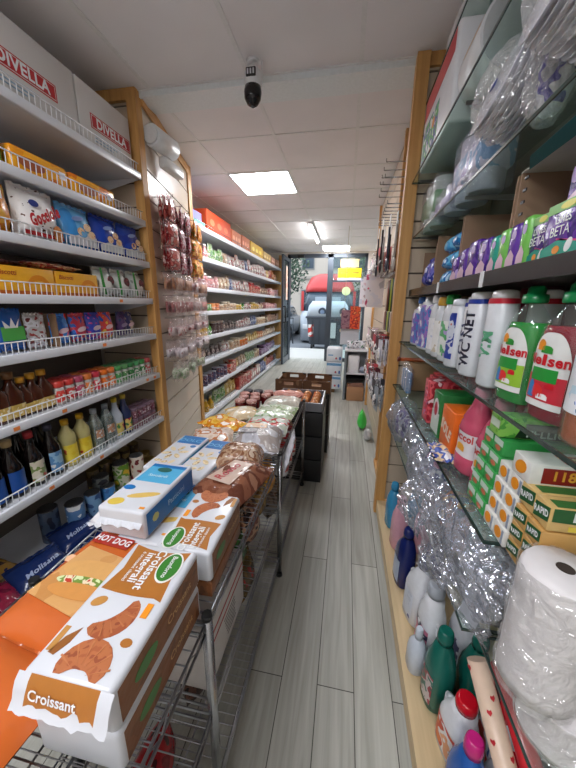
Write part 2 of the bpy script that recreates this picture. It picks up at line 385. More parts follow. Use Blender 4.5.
# long far shelving
sl = thing('shelving_run', 'long white metal shelving run from slat panel to the street door', 'shelving', (-1.8, 5.2, 0))
Flip = [2.155, 1.85, 1.528, 1.262, .983, .70, .375, .03]
for z in Flip:
    mb = MB(); mb.box(-.18, .21, 3.04-5.2, 7.5-5.2, z+.012, z+.035, GW); mb.box(.205, .222, 3.04-5.2, 7.5-5.2, z, z+.05, METALW, .003)
    mb.tube((.214, 3.06-5.2, z+.085), (.214, 7.48-5.2, z+.085), .002, CHROME, 5)
    for k in range(10): mb.tube((.214, 3.06-5.2+k*.49, z+.04), (.214, 3.06-5.2+k*.49, z+.085), .002, CHROME, 5)
    mb.build('shelf', sl)
MB().box(-.185, -.17, 3.04-5.2, 7.5-5.2, 0, 2.5, C((188, 184, 178), .7)).build('back_panel', sl)
MB().box(-.18, .2, 2.98-5.2, 3.0-5.2, 0, 2.5, OAK).build('side_panel', sl); MB().box(-.18, .2, 7.49-5.2, 7.505-5.2, 0, 2.2, OAK).build('side_panel', sl)

# right glass shelving
sr = thing('glass_shelving', 'glass shelves on brackets along the near right wall', 'shelving', (.5, 1.2, 0))
Rsh = [('lower', .307, .60, .93, .008), ('upper', .318, .15, 1.195, .008), ('A', .335, .15, 1.765, .008), ('B', .300, .15, 2.032, .008), ('C', .330, .15, 2.385, .008), ('D', .30, .60, .69, .006), ('E', .33, .25, .69, .006)]
BR = C((120, 118, 116), .4, metal=.6)
for nm, xf, ya, z, t in Rsh:
    yb = .594 if nm == 'E' else 1.93; mb = MB(); mb.box(xf-.5+.003, .70-.5, ya-1.2+.003, yb-1.2-.003, z-t, z, GLASS); e = mb.mi(GEDGE)
    mb.box(xf-.5, xf-.5+.003, ya-1.2, yb-1.2, z-t, z, GEDGE); mb.box(xf-.5+.003, .70-.5, yb-1.2-.003, yb-1.2, z-t, z, GEDGE); mb.box(xf-.5+.003, .70-.5, ya-1.2, ya-1.2+.003, z-t, z, GEDGE)
    s_ = mb.build('glass_shelf', sr)
    for y in ((.62, 1.24, 1.88) if nm != 'E' else (.30,)):
        b = MB(); b.prism([(0, 0), (-(.70-xf-.03), 0), (-(.70-xf-.03), -.010), (0, -.028)], (.20, y-1.2-.004, z-t-.001), (1, 0, 0), (0, 0, 1), .006, BR); b.build('bracket', s_)
# dark shelf with price rail
mb = MB(); mb.box(.352-.5, .2, .15-1.2, .73, 1.455, 1.478, C((44, 42, 44), .45)); mb.box(.345-.5, .352-.5, .15-1.2, .73, 1.452, 1.488, C((30, 30, 32), .25)); s_ = mb.build('dark_shelf', sr, None); s_['label'] = 'dark shelf with black price rail'
for yy in (1.34, .93): MB().box(.343-.5, .346-.5, yy-1.21, yy-1.19, 1.45, 1.49, WHITE).build('price_tag', s_)
MB().box(.28-.5, .2, .1-1.2, .73, .03, .1, wood((196, 172, 132), (214, 190, 150), 'y')).box(.29-.5, .31-.5, .1-1.2, .73, 0, .03, BLACK).build('base_platform', sr)
MB().box(.203, .215, .1-1.2, .73, .0, 2.55, C((150, 140, 128), .7)).build('back_panel', sr)

# ================================================================== CEILING LIGHTS
def panel(x, y, label, rx=.28, ry=.28, e=1.0):
    t = thing('ceiling_light', label, 'ceiling light', (x, y, 2.6), 0, None)
    MB().box(-rx, rx, -ry, ry, -.006, -.0045, EMIT((250, 251, 255), PANEL_E*e)).build('diffuser', t)
    mb = MB()
    for a, b, c, d in ((-rx-.02, rx+.02, -ry-.02, -ry), (-rx-.02, rx+.02, ry, ry+.02), (-rx-.02, -rx, -ry, ry), (rx, rx+.02, -ry, ry)): mb.box(a, b, c, d, -.0075, -.0045, WHITE)
    mb.build('frame', t)
panel(-.9, 3.47, 'bright square ceiling light panel in view between the security camera and the tube light')
panel(-.3, 7.32, 'bright ceiling light panel just inside the street door')
panel(-.9, -.13, 'square ceiling light panel overhead of the bread rack, behind the viewer', e=.72)
panel(-.3, -1.33, 'added square fill light panel on the ceiling farthest back, unseen behind the viewer')  # extra out-of-view panel, added as fill to brighten the near floor
t = thing('tube_light', 'narrow white tube light between the two ceiling panels', 'ceiling light', (-.62, 5.7, 2.6))
MB().box(-.035, .035, -.68, .68, -.035, -.008, WHITE, .006).build('housing', t)
MB().tube((0, -.66, -.05), (0, .66, -.05), .016, EMIT((255, 253, 250), TUBE_E), 10).build('tube', t)

# security camera
t = thing('security_camera', 'white ceiling security camera with black dome', 'security camera', (-.545, 1.86, 2.6))
MB().loft([(-.012, .03, .03), (0, .032, .032)], WHITE).build('mount', t)
MB().tube((0, 0, -.01), (.02, .02, -.07), .012, WHITE).tube((.045, .01, 0), (.045, .01, -.08), .004, WHITE).build('bracket', t)
b_ = MB().loft([(-.135, .040, .036), (-.10, .046, .042), (-.05, .043, .04), (-.035, .03, .03)], WHITE, 20).build('housing', t)
MB().box(-.026, .026, -.046, -.036, -.088, -.05, BLACK, .004).build('lamp_panel', b_)
for k in (-1, 0, 1): MB().box(k*.015-.004, k*.015+.004, -.048, -.046, -.08, -.058, C((220, 224, 230), .2)).build('lamp', b_)
MB().loft([(-.205, .012, .012, 0, -.015), (-.195, .028, .028, 0, -.015), (-.17, .042, .042, 0, -.013), (-.14, .046, .046, 0, -.01), (-.115, .042, .04, 0, -.006), (-.105, .03, .03)], C((16, 16, 20), .12), 20).build('dome', t)
# white wall lamp body on the slat panel
t = thing('wall_speaker', 'white cylindrical speaker on a bracket at the top of the angled slat panel', 'speaker', (-1.23, 2.12, 2.40), 0)
MB().tube((-.02, -.10, 0), (.0, .11, .0), .062, WHITE, 20).tube((-.02, -.115, 0), (-.02, -.10, 0), .05, WHITE, 20).tube((.0, .11, 0), (.003, .125, 0), .05, WHITE, 20).build('housing', t)
MB().box(-.06, .0, .02, .26, -.13, -.06, WHITE, .015).tube((-.05, .1, -.03), (-.04, .15, -.1), .02, WHITE).build('bracket', t)

# ================================================================== GENERIC PRODUCTS (front faces local -Y, base at z=0)
LEFT, RIGHT = PI/2, -PI/2
def carton(name, label, cat, loc, rz, w_, d, h, mat, group=None, front=None, bev=.003, art=None, lidmat=None, **k):
    t = thing(name, label, cat, loc, rz, group, **k)
    MB().box(-w_/2, w_/2, -d/2, d/2, 0, h, mat, bev).build('box', t)
    if front: patch(t, 'print', rect(-w_/2*front[0], w_/2*front[0], h*front[1], h*front[2]), front[3], (0, -d/2-.0002, 0), (1, 0, 0), (0, 0, 1))
    return t
def bag(name, label, cat, loc, rz, w_, h, t_, mat, group=None, seed=0, lab=None, crimp=.012, back=None, tilt=0.0, p=2.6, belly=.35, wob=.004):
    """sealed pouch standing up"""
    t = thing(name, label, cat, loc, rz, group, rx=tilt)
    mb = MB(); pillow(mb, w_, h, t_, mat, O=(0, t_/2, h/2+crimp*1.3+.004), U=(1, 0, 0), V=(0, 0, 1), seed=seed, crimp=crimp, m2=back, p=p, belly=belly, wob=wob); mb.build('pouch', t)
    if lab:
        mb = MB(); mb.prism(ell(0, 0, w_*lab[0], h*lab[1], 18), (0, -t_*.5-.001, h*lab[2]), (1, 0, 0), (0, 0, 1), .0006, lab[3]); mb.build('print', t)
    return t
def flatbag(name, label, cat, loc, rz, w_, l, t_, mat, group=None, seed=0, rx=0.0, ry=0.0, p=3.2, wob=.006, crimp=.014, n=16):
    t = thing(name, label, cat, loc, rz, group, rx=rx, ry=ry)
    mb = MB(); pillow(mb, w_, l, t_, mat, n=n, seed=seed, p=p, wob=wob, crimp=crimp); mb.build('wrapper', t); return t
def bottle(name, label, cat, loc, rz, rings, mat, cap=None, capm=None, lab=None, group=None, seg=20, liquid=None, scale=None, labp=2.0):
    """rings: body; cap: rings; lab: (half angle, z0, z1, mat, round_top)"""
    t = thing(name, label, cat, loc, rz, group)
    MB().loft(rings, mat, seg).build('bottle', t)
    if liquid: lz, lm = liquid; MB().loft([(r[0]+.001,)+(r[1]-.003, r[2]-.003)+tuple(r[3:]) for r in rings if r[0] < lz]+[(lz,)+tuple((v-.003 if i < 2 else v) for i, v in enumerate(ring_at(rings, lz)[1:]))], lm, seg).build('liquid', t)
    if cap: MB().loft(cap, capm, 16).build('cap', t)
    if lab:
        mb = MB(); wrap(mb, rings, -PI/2-lab[0], -PI/2+lab[0], lab[1], lab[2], lab[3], round_top=len(lab) > 4 and lab[4]); mb.build('sticker', t)
    if scale: t.scale = scale
    return t
def cyl(h, r, ry=None, b=.004): ry = ry or r; return [(0, r-b, ry-b), (b, r, ry), (h-b, r, ry), (h, r-b, ry-b)]

# ================================================================== BREAD RACK
RX0, RX1 = -.74, -.272
rk = thing('wire_rack', 'chrome wire shelving rack carrying the bread down the aisle', 'wire rack', ((RX0+RX1)/2, 1.0, 0)); rk_x, rk_y = (RX0+RX1)/2, 1.0
WIRE = C((150, 152, 158), .3, metal=.9)
for y in (-.36, .50, 1.30, 2.16):
    for x in (RX0, RX1):
        p_ = MB().tube((x-rk_x, y-rk_y, .02), (x-rk_x, y-rk_y, .705 if y > .4 else .74), .0125, CHROME, 12).build('post', rk)
        MB().loft([(0, .018, .018), (.02, .014, .014)], BLACK, 10).build('foot', p_, (x-rk_x, y-rk_y, 0)); MB().loft([(0, .013, .013), (.012, .012, .012)], BLACK, 10).build('end_cap', p_, (x-rk_x, y-rk_y, .705 if y > .4 else .74))
for ya, yb in ((-.36, .50), (.50, 1.30), (1.30, 2.16)):
    for z in (.70, .415, .12):
        mb = MB(); xa, xb = RX0-rk_x, RX1-rk_x; a, b = ya-rk_y+.014, yb-rk_y-.014
        for zz in (z, z-.028):
            mb.tube((xa, a, zz), (xa, b, zz), .0032, WIRE, 6); mb.tube((xb, a, zz), (xb, b, zz), .0032, WIRE, 6); mb.tube((xa, a, zz), (xb, a, zz), .0032, WIRE, 6); mb.tube((xa, b, zz), (xb, b, zz), .0032, WIRE, 6)
        n = 30
        for k in range(1, n): mb.tube((xa, a+(b-a)*k/n, z+.003), (xb, a+(b-a)*k/n, z+.003), .0016, WIRE, 4)
        for x in (-.12, .0, .12): mb.tube((x, a, z-.003), (x, b, z-.003), .003, WIRE, 5)
        m_ = 24
        for x in (xa, xb):
            for k in range(m_): mb.tube((x, a+(b-a)*k/m_, z-.028 if k % 2 else z), (x, a+(b-a)*(k+1)/m_, z if k % 2 else z-.028), .0016, WIRE, 4)
        mb.build('wire_shelf', rk)
TOP = .705
PW = C((214, 217, 224), .28, bump=.12, bscale=14); BRN = C((176, 112, 48), .3); CRO = PR([(158, 82, 46), (172, 98, 56), (142, 68, 38)], 60, .5); CRO2 = PR([(164, 88, 50), (178, 104, 60), (148, 74, 42)], 70, .5)
DKBR = PR([(124, 74, 38), (134, 82, 44), (112, 66, 34)], 30, .4); GREENL = C((60, 130, 50), .3); ORNG = C((240, 150, 30), .4); LBROWN = C((196, 140, 70), .4)
def croissant_pack(label, loc, rz, w_=.15, l=.275, h=.085, full=True, flip=False):
    t = thing('croissant_pack', label, 'croissant pack', loc, rz, None)
    MB().box(-w_/2, w_/2, -l/2, l/2, 0, h, PW, .010, 3).build('wrapper', t)
    Z = h+.0003
    # side print
    for s in (-1, 1):
        U = (0, s, 0); a = MB().prism(rect(-l/2+.012, l/2-.012, .010, h-.010), (s*(w_/2+.0003), 0, 0), U, (0, 0, 1), .0005, DKBR).build('side_print', t)
        patch(t, 'side_logo', ell(-l*.22*s*(1 if s > 0 else 1), h*.5, .03, .013, 20), GREENL, (s*(w_/2+.001), 0, 0), U, (0, 0, 1))
        text(t, 'Croissant', .022, C((214, 170, 110), .4), (s*(w_/2+.001), .045, h*.5), U, (0, 0, 1))
    f = -1 if flip else 1
    O = (0, 0, Z); U = (f, 0, 0); V = (0, f, 0); X0 = w_/2-.012; L = l/2-.01
    poly = [(-X0, .012)]+[(-X0+2*X0*k/8, .012-.004*math.sin(PI*k/8)) for k in range(1, 8)]+[(X0, .006), (X0-.008, .06), (X0, L)]+[(X0-2*X0*k/8, L-.010*math.sin(PI*k/8)) for k in range(1, 8)]+[(-X0, L), (-X0+.010, .06)]
    patch(t, 'brown_print', poly, BRN, O, U, V)
    lg = patch(t, 'logo', ell(.038, .078, .024, .037, 28), C((240, 240, 236), .3), (0, 0, Z+.0007), U, V); patch(t, 'logo_oval', ell(.038, .078, .021, .033, 28), GREENL, (0, 0, Z+.0014), U, V)
    D = (0, -f, 0); Up = (f, 0, 0)
    def at_(u, v, e): return (f*u, f*v, Z+e)
    text(t, 'Buonforno', .0145, WHITE, at_(.038, .078, .0021), D, Up, squeeze=.85)
    text(t, 'Croissant', .027, WHITE, at_(.004, .068, .0008), D, Up, squeeze=.9, bold=.02)
    text(t, 'integrali', .025, WHITE, at_(-.017, .068, .0008), D, Up, squeeze=.9, bold=.02)
    text(t, '6 croissant classici', .010, WHITE, at_(-.034, .068, .0008), D, Up)
    CR = [crescent(.030, -.020, .030, .028, PI*.55, PI*1.45), crescent(.012, -.078, .026, .030, PI*.1, PI*.98)]
    CR = [crescent(-.014, -.018, .038, .036, -PI*.62, PI*.16), crescent(.008, -.120, .030, .044, -PI*.02, PI*1.02)]
    for q_, (c_, m_) in enumerate(zip(CR, (CRO, CRO2))):
        patch(t, 'croissant_print', c_, m_, (0, 0, Z+.0003*q_), U, V, .0003)
    for k in range(6):
        a = -PI*.55+k*PI*.115; patch(t, 'crease_print', [(-.014+.026*math.cos(a), -.018+.026*math.sin(a)), (-.014+.050*math.cos(a+.06), -.018+.050*math.sin(a+.06)), (-.014+.050*math.cos(a+.12), -.018+.050*math.sin(a+.12))], C((190, 116, 68), .5), (0, 0, Z+.0007), U, V)
        a = PI*.08+k*PI*.15; patch(t, 'crease_print', [(.008+.014*math.cos(a), -.120+.014*math.sin(a)), (.008+.048*math.cos(a+.06), -.120+.048*math.sin(a+.06)), (.008+.048*math.cos(a+.12), -.120+.048*math.sin(a+.12))], C((194, 122, 74), .5), (0, 0, Z+.0007), U, V)
    patch(t, 'leaf_print', ell(-.046, -.012, .014, .009, 16, .5), LBROWN, O, U, V); patch(t, 'leaf_print', [(-.060, -.100), (-.052, -.075), (-.036, -.058), (-.038, -.082), (-.048, -.102)], C((150, 92, 40), .4), O, U, V)
    patch(t, 'tag_print', ell(.050, -.066, .010, .007, 12), BRN, O, U, V); patch(t, 'price_sticker', rect(.044, .056, -.026, .000), ORNG, (0, 0, Z+.0007), U, V)
    patch(t, 'tag_print', rect(-.066, -.056, -.098, -.060), LBROWN, O, U, V)
    if full:
        # crimped near end flap hanging down
        mb = MB(); n = 22; G = []
        for i in range(n+1):
            x = -w_/2-.004+(w_+.008)*i/n; row = []
            for j, (yy, zz) in enumerate(((0, h*.99), (-.008, h*.90), (-.014, h*.76), (-.019, h*.60), (-.026, h*.50))):
                wv = .0010*math.sin(i*1.3+j)*(j/4)+.0022*noise.noise(Vector((x*60, j, 3)))*j
                row.append(mb.bm.verts.new((x, -l/2+.004+yy+wv, zz+wv*.8)))
            G.append(row)
        for i in range(n):
            for j in range(4):
                q = mb.bm.faces.new((G[i][j], G[i][j+1], G[i+1][j+1], G[i+1][j])); q.material_index = mb.mi(BRN if (2 < i < n-3 and j < 3) else PW); q.smooth = True
        fl = mb.build('end_flap', t)
        text(fl, 'Croissant', .020, WHITE, (-.012, -l/2-.008, h*.76), (1, 0, 0), (0, .35, .93), bold=.02, eps=.004)
    return t
croissant_pack('large white and brown croissant pack nearest the camera, top of its pair', (-.362, .380, TOP+.089), .0, .150, .262, .083)
croissant_pack('croissant pack lying underneath the nearest croissant pack', (-.362, .378, TOP+.004), .0, .148, .258, .083, False)
croissant_pack('second croissant pack, lying in front of the brown bread bag', (-.350, .655, TOP+.048), .02, .140, .225, .085, False, flip=True)
carton('croissant_pack', 'brown sided croissant pack under the second croissant pack', 'croissant pack', (-.350, .655, TOP+.004), .02, .138, .22, .043, DKBR)
# printed bun bags
ORB = C((206, 104, 46), .2, bump=.5, bscale=14); BUN = PR([(206, 150, 88), (214, 162, 102), (196, 138, 78)], 14, .3, .3); CLR = CLEAR((255, 240, 225), .25, .1, .3)
def bun_bag(label, loc, rz, w_, l, hotdog=True):
    t = flatbag('bun_bag', label, 'bag of buns', loc, rz, w_, l, .075, ORB, seed=loc[0]*9+loc[1], p=4.0, wob=.003)
    Z = .0752
    patch(t, 'window_print', [(-w_*.36, -l*.30), (w_*.36, -l*.36), (w_*.37, l*.12), (-w_*.30, l*.16)], BUN, (0, 0, Z), (1, 0, 0), (0, 1, 0), .001)
    patch(t, 'bun_print', ell(0, -l*.03, w_*.30, l*.085, 24, .1), C((226, 172, 104), .35), (0, 0, Z+.0014), (1, 0, 0), (0, 1, 0))
    patch(t, 'filling_print', ell(.01, -l*.13, w_*.29, l*.045, 24, .1), PR([(220, 230, 180), (120, 150, 60), (240, 220, 190), (196, 60, 40)], 50), (0, 0, Z+.0020), (1, 0, 0), (0, 1, 0))
    patch(t, 'bun_print', ell(.015, -l*.20, w_*.30, l*.06, 24, .1), C((216, 150, 80), .35), (0, 0, Z+.0026), (1, 0, 0), (0, 1, 0))
    if hotdog:
        patch(t, 'red_print', rect(-.085, .025, l*.20, l*.31), C((176, 50, 36), .3), (0, 0, Z+.0014), (1, 0, 0), (0, 1, 0))
        text(t, 'HOT DOG', .026, WHITE, (-.03, l*.255, Z+.0022), (1, 0, 0), (0, 1, 0), bold=.03, squeeze=.85)
        patch(t, 'medal_print', ell(-.03, l*.39, .026, .017, 20), C((170, 150, 110), .4), (0, 0, Z-.001), (1, 0, 0), (0, 1, 0))
        patch(t, 'star_print', ell(-w_*.36, l*.02, .012, .012, 6), C((240, 190, 150), .4), (0, 0, Z-.002), (1, 0, 0), (0, 1, 0))
    return t
bun_bag('orange bag of hot dog buns with a red panel, left of the nearest croissant pack', (-.545, .50, TOP+.01), -.10, .25, .31)
bun_bag('orange bag of round buns below the hot dog bag at the left edge', (-.570, .207, TOP+.01), -.12, .25, .27, False)
flatbag('bun_bag', 'red and pink bag tucked under the orange buns at bottom left corner', 'bag of buns', (-.56, -.09, TOP+.008), .1, .2, .18, .06, PR([(190, 30, 40), (236, 200, 190), (120, 20, 30), (230, 110, 150)], 20), seed=4)
flatbag('bread_bag', 'white and brown bread bag under the near end of the croissant packs', 'bread bag', (-.37, .115, TOP+.01), .1, .16, .17, .07, PR([(238, 238, 238), (236, 234, 230), (160, 100, 50), (196, 150, 90)], 12), seed=8)
# blue and white flat boxes of pastries
BLU = C((30, 116, 186), .3); LBL = C((84, 176, 220), .3); CREAM = C((240, 228, 190), .4); NUT = PR([(206, 184, 140), (228, 210, 170), (170, 140, 96)], 60)
def pastry_box(label, loc, rz, kind, w_=.145, l=.27, h=.085, ry=0.0):
    t = thing('pastry_pack', label, 'pastry pack', loc, rz, None, ry=ry)
    MB().box(-w_/2, w_/2, -l/2, l/2, 0, h, PW, .009, 3).build('wrapper', t); Z = h+.0003; U, V = (1, 0, 0), (0, 1, 0)
    for s in (-1, 1): 
        a = MB().prism(rect(-l/2+.01, l/2-.01, .008, h-.010), (s*(w_/2+.0003), 0, 0), (0, s, 0), (0, 0, 1), .0005, BLU if kind else LBL).build('side_print', t)
        text(t, 'Pasticcini', .024, C((190, 220, 240), .4), (s*(w_/2+.001), .02, h*.5), (0, s, 0), (0, 0, 1)); patch(t, 'side_logo', ell(-.08, h*.5, .014, .012, 8), C((206, 206, 120), .4), (s*(w_/2+.001), 0, 0), (0, s, 0), (0, 0, 1))
    if kind:
        patch(t, 'blue_print', rect(-w_*.40, w_*.44, .006, l/2-.02), LBL, (0, 0, Z), U, V); patch(t, 'blue_print', rect(-w_*.40, w_*.44, .09, l/2-.02), BLU, (0, 0, Z+.0007), U, V)
        patch(t, 'logo', ell(.0, .075, .024, .013, 20), C((40, 100, 90), .4), (0, 0, Z+.0014), U, V); text(t, 'Savoiardi', .018, C((210, 236, 244), .4), (.0, .04, Z+.001), U, V)
        patch(t, 'biscuit_print', ell(.02, -.055, .045, .011, 18, .35), C((226, 190, 100), .4), (0, 0, Z), U, V); patch(t, 'lemon_print', ell(-.035, -.095, .022, .015, 18, .2), C((226, 196, 80), .4), (0, 0, Z), U, V)
        patch(t, 'badge_print', ell(-.045, -.03, .018, .011, 18), BLU, (0, 0, Z), U, V); patch(t, 'price_sticker', rect(.045, .06, -.11, -.102), ORNG, (0, 0, Z), U, V)
    else:
        patch(t, 'blue_print', rect(-w_*.40, w_*.44, .066, l/2-.010), BLU, (0, 0, Z), U, V); text(t, 'DOLCI', .036, C((120, 190, 230), .4), (.005, .096, Z+.001), U, V, bold=.02)
        patch(t, 'badge_print', ell(.04, .045, .013, .011, 16), BLU, (0, 0, Z), U, V)
        for k in range(6):
            a = k*PI/3+.3; patch(t, 'almond_print', ell(-.005+.034*math.cos(a), -.022+.040*math.sin(a), .021, .010, 14, a), NUT, (0, 0, Z+.0003*k), U, V)
        for k in range(3): patch(t, 'almond_print', ell(-.035+.03*k, -.095-.008*(k % 2), .017, .009, 14, .6*k), NUT, (0, 0, Z), U, V)
    # crimped near end
    mb = MB(); 
    for k in range(10):
        x = -w_/2+.006+(w_-.012)*k/10; x2 = x+(w_-.012)/10; a = .004*math.sin(k*2.2); b = .004*math.sin((k+1)*2.2)
        mb.face([(x, -l/2, h*.62), (x2, -l/2, h*.62), (x2, -l/2-.014, h*.52+b), (x, -l/2-.014, h*.52+a)], PW)
    mb.build('end_flap', t)
    return t
pastry_box('blue and white pastry pack with almonds, left one of the pair behind', (-.665, 1.085, TOP+.004), -.04, 0, .13, .30)
pastry_box('right one of the two almond pastry packs, beside the brown nut bread bag', (-.525, 1.06, TOP+.004), -.08, 0, .125, .31)
pastry_box('blue sided pastry pack with lemon print lying across the others', (-.545, .720, TOP+.092), -.03, 1, .140, .25, .082)
pastry_box('blue and white pastry pack with lemon print, beneath the tilted one', (-.498, .735, TOP+.004), -.03, 1, .140, .29, .084)
flatbag('bread_bag', 'pale bag supporting the left almond pastry pack', 'bread bag', (-.655, .78, TOP+.005), -.05, .14, .22, .085, C((232, 232, 236), .3, bump=.3, bscale=14), seed=2)
# brown bread bag with red lettering
BB = PR([(122, 72, 52), (138, 88, 66), (106, 60, 44), (160, 116, 92)], 12, .15, .8)
t = flatbag('bread_bag', 'brown glossy bread bag with red lettering on a pale panel', 'bread bag', (-.375, .93, TOP+.005), -.22, .20, .30, .11, BB, seed=5, p=3)
patch(t, 'pale_print', [(-.052, -.07), (.045, -.075), (.048, .075), (-.03, .078)], C((206, 180, 164), .2, bump=.4, bscale=20), (0, 0, .1095), (1, 0, 0), (0, 1, 0))
text(t, 'Rosso', .046, C((176, 30, 40), .3), (-.005, -.005, .1105), (.15, 1, 0), (-1, .15, 0), bold=.02, eps=.001)
flatbag('bread_bag', 'brown nut bread bag behind the one with red lettering', 'bread bag', (-.40, 1.10, TOP+.01), .15, .19, .16, .12, PR([(150, 110, 84), (176, 144, 116), (128, 84, 60), (196, 176, 156)], 30, .2, .7), seed=6)
# white sliced bread bag drooping over the edge
t = flatbag('bread_bag', 'white sliced bread bag drooping over the edge of the rack', 'bread bag', (-.375, 1.285, TOP+.01), .10, .22, .23, .125, PR([(184, 184, 192), (196, 196, 204), (170, 160, 156), (206, 206, 212)], 9, .2, .9), seed=7, p=3)
patch(t, 'toast_print', rect(-.06, .04, .0, .055), PR([(212, 168, 120), (226, 190, 150), (240, 236, 230)], 30), (0, 0, .1255), (1, 0, 0), (0, 1, 0), .001)
patch(t, 'grey_print', rect(-.085, .0, -.055, -.01), PR([(110, 104, 108), (160, 156, 160), (236, 236, 240)], 60), (0, 0, .1255), (1, 0, 0), (0, 1, 0), .001)
mb = MB(); pillow(mb, .10, .16, .02, C((214, 214, 222), .2, bump=.8, bscale=30), O=(.142, -.06, .045), U=(-.1, 1, 0), V=(.25, 0, 1), seed=3, wob=.006); mb.build('loose_end', t)
rb = [('bread_bag', 'bag of rolls with orange print left of the white sliced bread', (-.62, 1.32, TOP+.01), .3, .2, .2, .07, [(214, 190, 170), (226, 206, 190), (196, 130, 90), (240, 236, 230)]),
      ('crisp_bag', 'yellow bag of dried pasta lying before the jars', (-.64, 1.52, TOP+.01), -.5, .26, .16, .06, [(236, 176, 50), (244, 200, 90), (226, 140, 30), (248, 240, 226)]),
      ('bread_bag', 'cream bag with yellow print next to the jam jars', (-.60, 1.70, TOP+.01), .4, .2, .18, .06, [(240, 232, 214), (226, 206, 170), (240, 196, 96)]),
      ('bread_bag', 'pale green bag of piadina, first behind the sliced bread', (-.395, 1.52, TOP+.01), .06, .24, .22, .07, [(206, 216, 200), (226, 232, 224), (190, 60, 60), (176, 196, 170)]),
      ('bread_bag', 'pale green flat bag in the middle of the far rack', (-.40, 1.76, TOP+.01), -.04, .25, .24, .06, [(196, 212, 180), (216, 226, 206), (150, 180, 130), (236, 238, 230)]),
      ('bread_bag', 'pale clear bag of flatbread near the far end of the rack', (-.40, 1.985, TOP+.01), .05, .24, .18, .06, [(222, 224, 214), (206, 200, 186), (190, 196, 180)]),
      ('sausage_pack', 'salmon pink pack at the far end of the rack', (-.385, 2.13, TOP+.03), .02, .22, .07, .05, [(214, 130, 116), (226, 160, 146), (200, 100, 96)])]
for i, (nm, lb, lc, rz, a, b, c, cs) in enumerate(rb): flatbag(nm, lb, nm.replace('_', ' '), lc, rz, a, b, c, PR(cs, 18, .15, .6), seed=20+i)
# jars of jam
JRED = C((96, 20, 22), .15); JLID = PR([(196, 150, 140), (180, 120, 110), (226, 200, 190)], 60)
jr = [(0, .030, .030), (.006, .034, .034), (.05, .034, .034), (.06, .029, .029)]
k = 0
for r_, (yy, nn) in enumerate(((1.85, 2), (1.93, 2), (2.01, 3), (2.09, 3))):
    for c_ in range(nn):
        x = -.66+c_*.078-(.0 if r_ < 2 else .02); dark = (r_ == 3 and c_ < 2)
        loc = (x, yy, TOP+.004); lab = f"{'dark lidded' if dark else 'red'} jam jar, {['left','middle' if nn==3 else 'right','right'][c_]} one in the {['nearest','second','third','farthest'][r_]} row of jars"
        t = thing('jam_jar', lab, 'jar', loc, 0, 'jam jars on the rack'); MB().loft(jr, JRED, 16).build('glass', t); MB().loft([(.06, .034, .034), (.062, .035, .035), (.075, .035, .035), (.077, .032, .032)], C((40, 36, 50), .3) if dark else JLID, 16).build('lid', t)
# goods on the middle and bottom wire shelves
t = carton('cardboard_box', 'white cardboard box with red stripes on the middle wire shelf', 'box', (-.43, .66, .422), LEFT, .27, .28, .20, C((206, 202, 200), .5))
patch(t, 'red_stripe', rect(-.13, .13, .150, .158), C((170, 30, 34), .5), (0, -.1402, 0), (1, 0, 0), (0, 0, 1)); patch(t, 'red_stripe', rect(-.13, .13, .120, .127), C((170, 30, 34), .5), (0, -.1402, 0), (1, 0, 0), (0, 0, 1))
for k in range(6): patch(t, 'text_line', rect(-.03+.004*k, .05+.003*(k % 3), .10-.014*k, .104-.014*k), C((70, 66, 70), .6), (0, -.1402, 0), (1, 0, 0), (0, 0, 1))
mg = [('biscuit_bag', 'green topped snack bag behind the white striped box', (-.36, .90, .422), .15, .12, .07, [(60, 120, 50), (40, 80, 40), (180, 170, 60)]),
      ('biscuit_bag', 'dark brown biscuit bag on the middle wire shelf', (-.36, 1.06, .422), .16, .14, .09, [(70, 36, 30), (110, 60, 44), (180, 140, 110), (50, 24, 22)]),
      ('biscuit_bag', 'brown and olive biscuit bag before the rack post', (-.37, 1.22, .422), .15, .15, .09, [(110, 84, 40), (150, 120, 70), (80, 50, 30)]),
      ('biscuit_bag', 'amber rusk bag just past the middle rack post', (-.37, 1.40, .422), .16, .17, .09, [(206, 130, 30), (226, 160, 60), (150, 80, 24)]),
      ('biscuit_bag', 'brown biscuit bag near the milk bottles', (-.38, 2.06, .422), .15, .15, .09, [(140, 90, 60), (196, 150, 116), (90, 50, 40)]),
      ('chocolate_bag', 'dark red bag on the near bottom wire shelf', (-.44, .42, .127), .26, .12, .1, [(120, 16, 24), (160, 30, 36), (70, 20, 24)]),
      ('chocolate_bag', 'dark bag on the bottom wire shelf under the striped box', (-.43, .75, .127), .26, .12, .1, [(60, 40, 36), (90, 60, 50), (40, 30, 30)]),
      ('chocolate_bag', 'ochre bag on the bottom wire shelf, second bay', (-.40, 1.06, .127), .24, .13, .1, [(130, 100, 50), (90, 70, 40), (160, 40, 30)]),
      ('chocolate_bag', 'grey brown bag on the far bottom wire shelf', (-.40, 1.65, .127), .24, .13, .1, [(90, 80, 76), (130, 116, 106), (50, 44, 44)])]
for i, (nm, lb, lc, a, h_, c, cs) in enumerate(mg): bag(nm, lb, nm.replace('_', ' '), lc, LEFT, a, h_, c, PR(cs, 24, .2, .5), seed=40+i)
MILK = [(0, .036, .036), (.01, .042, .042), (.12, .042, .042), (.165, .02, .02), (.18, .018, .018)]
for i, (yy, lb) in enumerate(((1.60, 'nearest'), (1.72, 'middle'), (1.85, 'farthest'))):
    bottle('milk_bottle', f'white plastic bottle with red cap on middle wire shelf, {lb} of three', 'bottle', (-.325, yy, .422), LEFT, MILK, C((226, 224, 226), .25), [(.18, .021, .021), (.205, .021, .021), (.208, .018, .018)], C((196, 26, 34), .3), (.9, .03, .11, PR([(236, 220, 220), (200, 60, 60), (240, 240, 240)], 40)), group='bottles with red caps')
